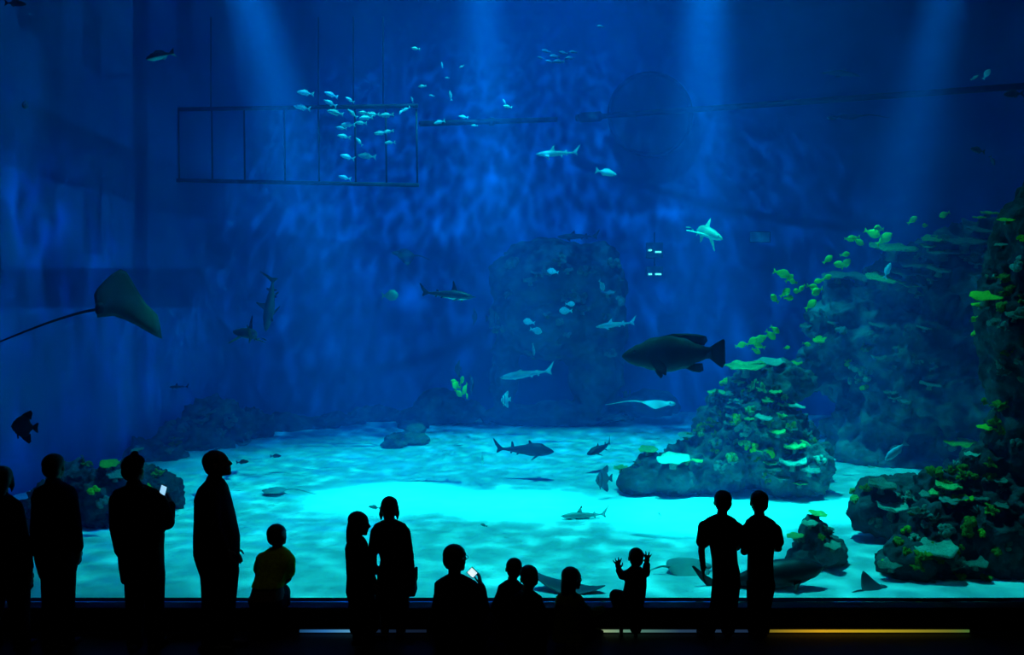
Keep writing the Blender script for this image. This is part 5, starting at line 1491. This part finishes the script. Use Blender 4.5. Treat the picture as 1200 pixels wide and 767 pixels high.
def waterline(label, a, b, D, D2, r, collar=None):  # round tube standing in for the dark waterline on the back wall
    A, B = P(*a, D), P(*b, D2)
    r0 = empty('waterline', (A + B) / 2)
    bm = bmesh.new(); c = (A + B) / 2
    tube(bm, [A - c, Vector(), B - c], r, 10)
    new_obj('tube', bm, M_STEEL, r0, True)
    for t in (0.0, 0.035) if collar else (0.5,):
        p = (A - c).lerp(B - c, t); d = (B - A).normalized()
        w = 0.30 if collar and t else 0.05
        bm = bmesh.new(); tube(bm, [p - d * w, p, p + d * w], r * (2.0 if collar and t else 1.5), 12)
        new_obj('collar', bm, M_STEEL, r0, True)
    return tag(r0, label, 'waterline')
waterline('short dark tube for the waterline, running on from the pen frame', (492, 145), (652, 140), 18.5, 20.5, 0.06)
waterline('long dark tube for the waterline with a thick collar crossing high above the reef', (678, 138), (1225, 99), 24.0, 17.5, 0.07, True)

# dark half disc on the back wall plus its mirror image, modelled as one
c = P(762, 134, 25.0)
disc = empty('mirrored_disc', c)
bm = bmesh.new(); tube(bm, [(0, 0.25, 0), (0, 0.0, 0)], 1.2, 40)
M_DISC = mat('dark_blue_disc', (0.006, 0.02, 0.07), 0.7)
new_obj('cover', bm, M_DISC, disc)
bm = bmesh.new()
tube(bm, [(1.2 * math.cos(2 * PI * k / 40), -0.01, 1.2 * math.sin(2 * PI * k / 40)) for k in range(41)], 0.06, 8, False)
new_obj('rim', bm, M_DISC, disc, True)
tag(disc, 'large dark disc on the back wall, its upper half a mirror image', 'disc')

# little pale panel and glinting instrument boxes on the back wall
def pbox(nm, par, px0, px1, py0, py1, D, th, m):
    a, b = P(px0, py1, D), P(px1, py0, D)
    bm = bmesh.new(); o = par.location if par else Vector()
    box(bm, a.x - o.x, b.x - o.x, D - o.y, D + th - o.y, a.z - o.z, b.z - o.z)
    return new_obj(nm, bm, m, par)
pn = empty('wall_panel', P(891, 283, 24.6))
pbox('face', pn, 880, 902, 272, 283, 24.6, 0.06, M_PANEL)
fr = pbox('frame', pn, 879, 903, 271, 284, 24.67, 0.05, M_STEEL)
for k in range(3):
    pbox('louvre', pn, 881, 901, 274 + 3 * k, 275.2 + 3 * k, 24.57, 0.03, M_PANEL)
tag(pn, 'small pale rectangular panel on the back wall near the greenish shark', 'panel')
M_GLINT = emis('instrument_glint', (0.8, 1.0, 1.0), 1.6)  # emission stands in for reflected glints; the boxes carry no light source
for (y0, y1, lab) in ((284, 302, 'upper glinting instrument box in open water beside the pillar top'), (312, 323, 'lower glinting instrument box in open water beside the pillar top')):
    ib = empty('instrument_box', P(767, y1, 23.6))
    cs = pbox('case', ib, 758, 777, y0, y1, 23.6, 0.2, M_BAT)
    pbox('glint', ib, 768, 775, y0 + (10 if y0 < 300 else 8), y0 + (12 if y0 < 300 else 10), 23.57, 0.03, M_GLINT)
    pbox('glint', ib, 760, 764, y0 + 8, y0 + 10, 23.57, 0.03, M_GLINT)
    bm = bmesh.new(); tube(bm, [P(767, y0, 23.7) - ib.location, P(767, y0 - 6, 23.7) - ib.location, P(767, y0 - 12, 23.7) - ib.location], 0.02, 6)
    new_obj('bracket', bm, M_STEEL, ib)
    tag(ib, lab, 'instrument')

# LED strips at the foot of the ledge
def led(px0, px1, cols, label, strength):
    m = bpy.data.materials.new('led_strip'); m.use_nodes = True
    nt = m.node_tree; b = nt.nodes['Principled BSDF']
    tc = nt.nodes.new('ShaderNodeTexCoord'); sp = nt.nodes.new('ShaderNodeSeparateXYZ')
    nt.links.new(tc.outputs['Generated'], sp.inputs[0])
    cr = nt.nodes.new('ShaderNodeValToRGB')
    while len(cr.color_ramp.elements) < len(cols): cr.color_ramp.elements.new(0.5)
    for e, (p, c_) in zip(cr.color_ramp.elements, cols):
        e.position = p; e.color = (*c_, 1)
    nt.links.new(sp.outputs[0], cr.inputs[0])
    b.inputs['Base Color'].default_value = (0.02, 0.02, 0.02, 1)
    nt.links.new(cr.outputs[0], b.inputs['Emission Color'])
    b.inputs['Emission Strength'].default_value = strength
    r0 = empty('led_strip', ((px0 + px1) / 2 * 0.00784 - 4.704, LEDY - 0.02, 0.0))
    a, c2 = P(px0, 741, LEDY).x - r0.location.x, P(px1, 741, LEDY).x - r0.location.x
    bm = bmesh.new(); box(bm, a, c2, -0.012, 0.0, 0.012, 0.034)
    new_obj('diffuser', bm, m, r0)
    bm = bmesh.new(); box(bm, a - 0.01, c2 + 0.01, -0.002, 0.018, 0.002, 0.05)
    new_obj('channel', bm, M_SEAL, r0)
    return tag(r0, label, 'light strip')
led(352, 500, [(0, (0.02, 0.12, 0.3)), (0.2, (0.05, 0.30, 0.8)), (0.40, (0.16, 0.6, 1.0)), (0.55, (0.01, 0.03, 0.08)), (1, (0.01, 0.02, 0.05))], 'blue white light strip along the ledge foot behind the two girls', 0.5)
led(672, 880, [(0, (0.9, 0.9, 0.35)), (0.12, (0.7, 0.9, 0.45)), (0.3, (0.2, 0.5, 0.35)), (0.6, (0.04, 0.10, 0.2)), (1, (0.02, 0.05, 0.12))], 'light strip fading from yellow to blue under the toddler', 0.45)
led(888, 1134, [(0, (0.15, 0.15, 0.02)), (0.3, (1.0, 0.55, 0.02)), (0.55, (0.7, 0.5, 0.02)), (0.9, (0.25, 0.25, 0.03)), (1, (0.1, 0.25, 0.05))], 'amber light strip along the ledge foot past the boys', 0.6)

# recessed panels on the ledge front
for i in range(14):
    x0 = lerp(-7.2, 8.4, i / 14) + 0.03; x1 = lerp(-7.2, 8.4, (i + 1) / 14) - 0.03
    bm = bmesh.new(); box(bm, x0, x1, LEDY - 0.008, LEDY + 0.004, 0.065, 0.175); bevel(bm, 0.003, 1)
    o = new_obj('panel', bm, M_LEDGE, bpy.data.objects['trim_1'])
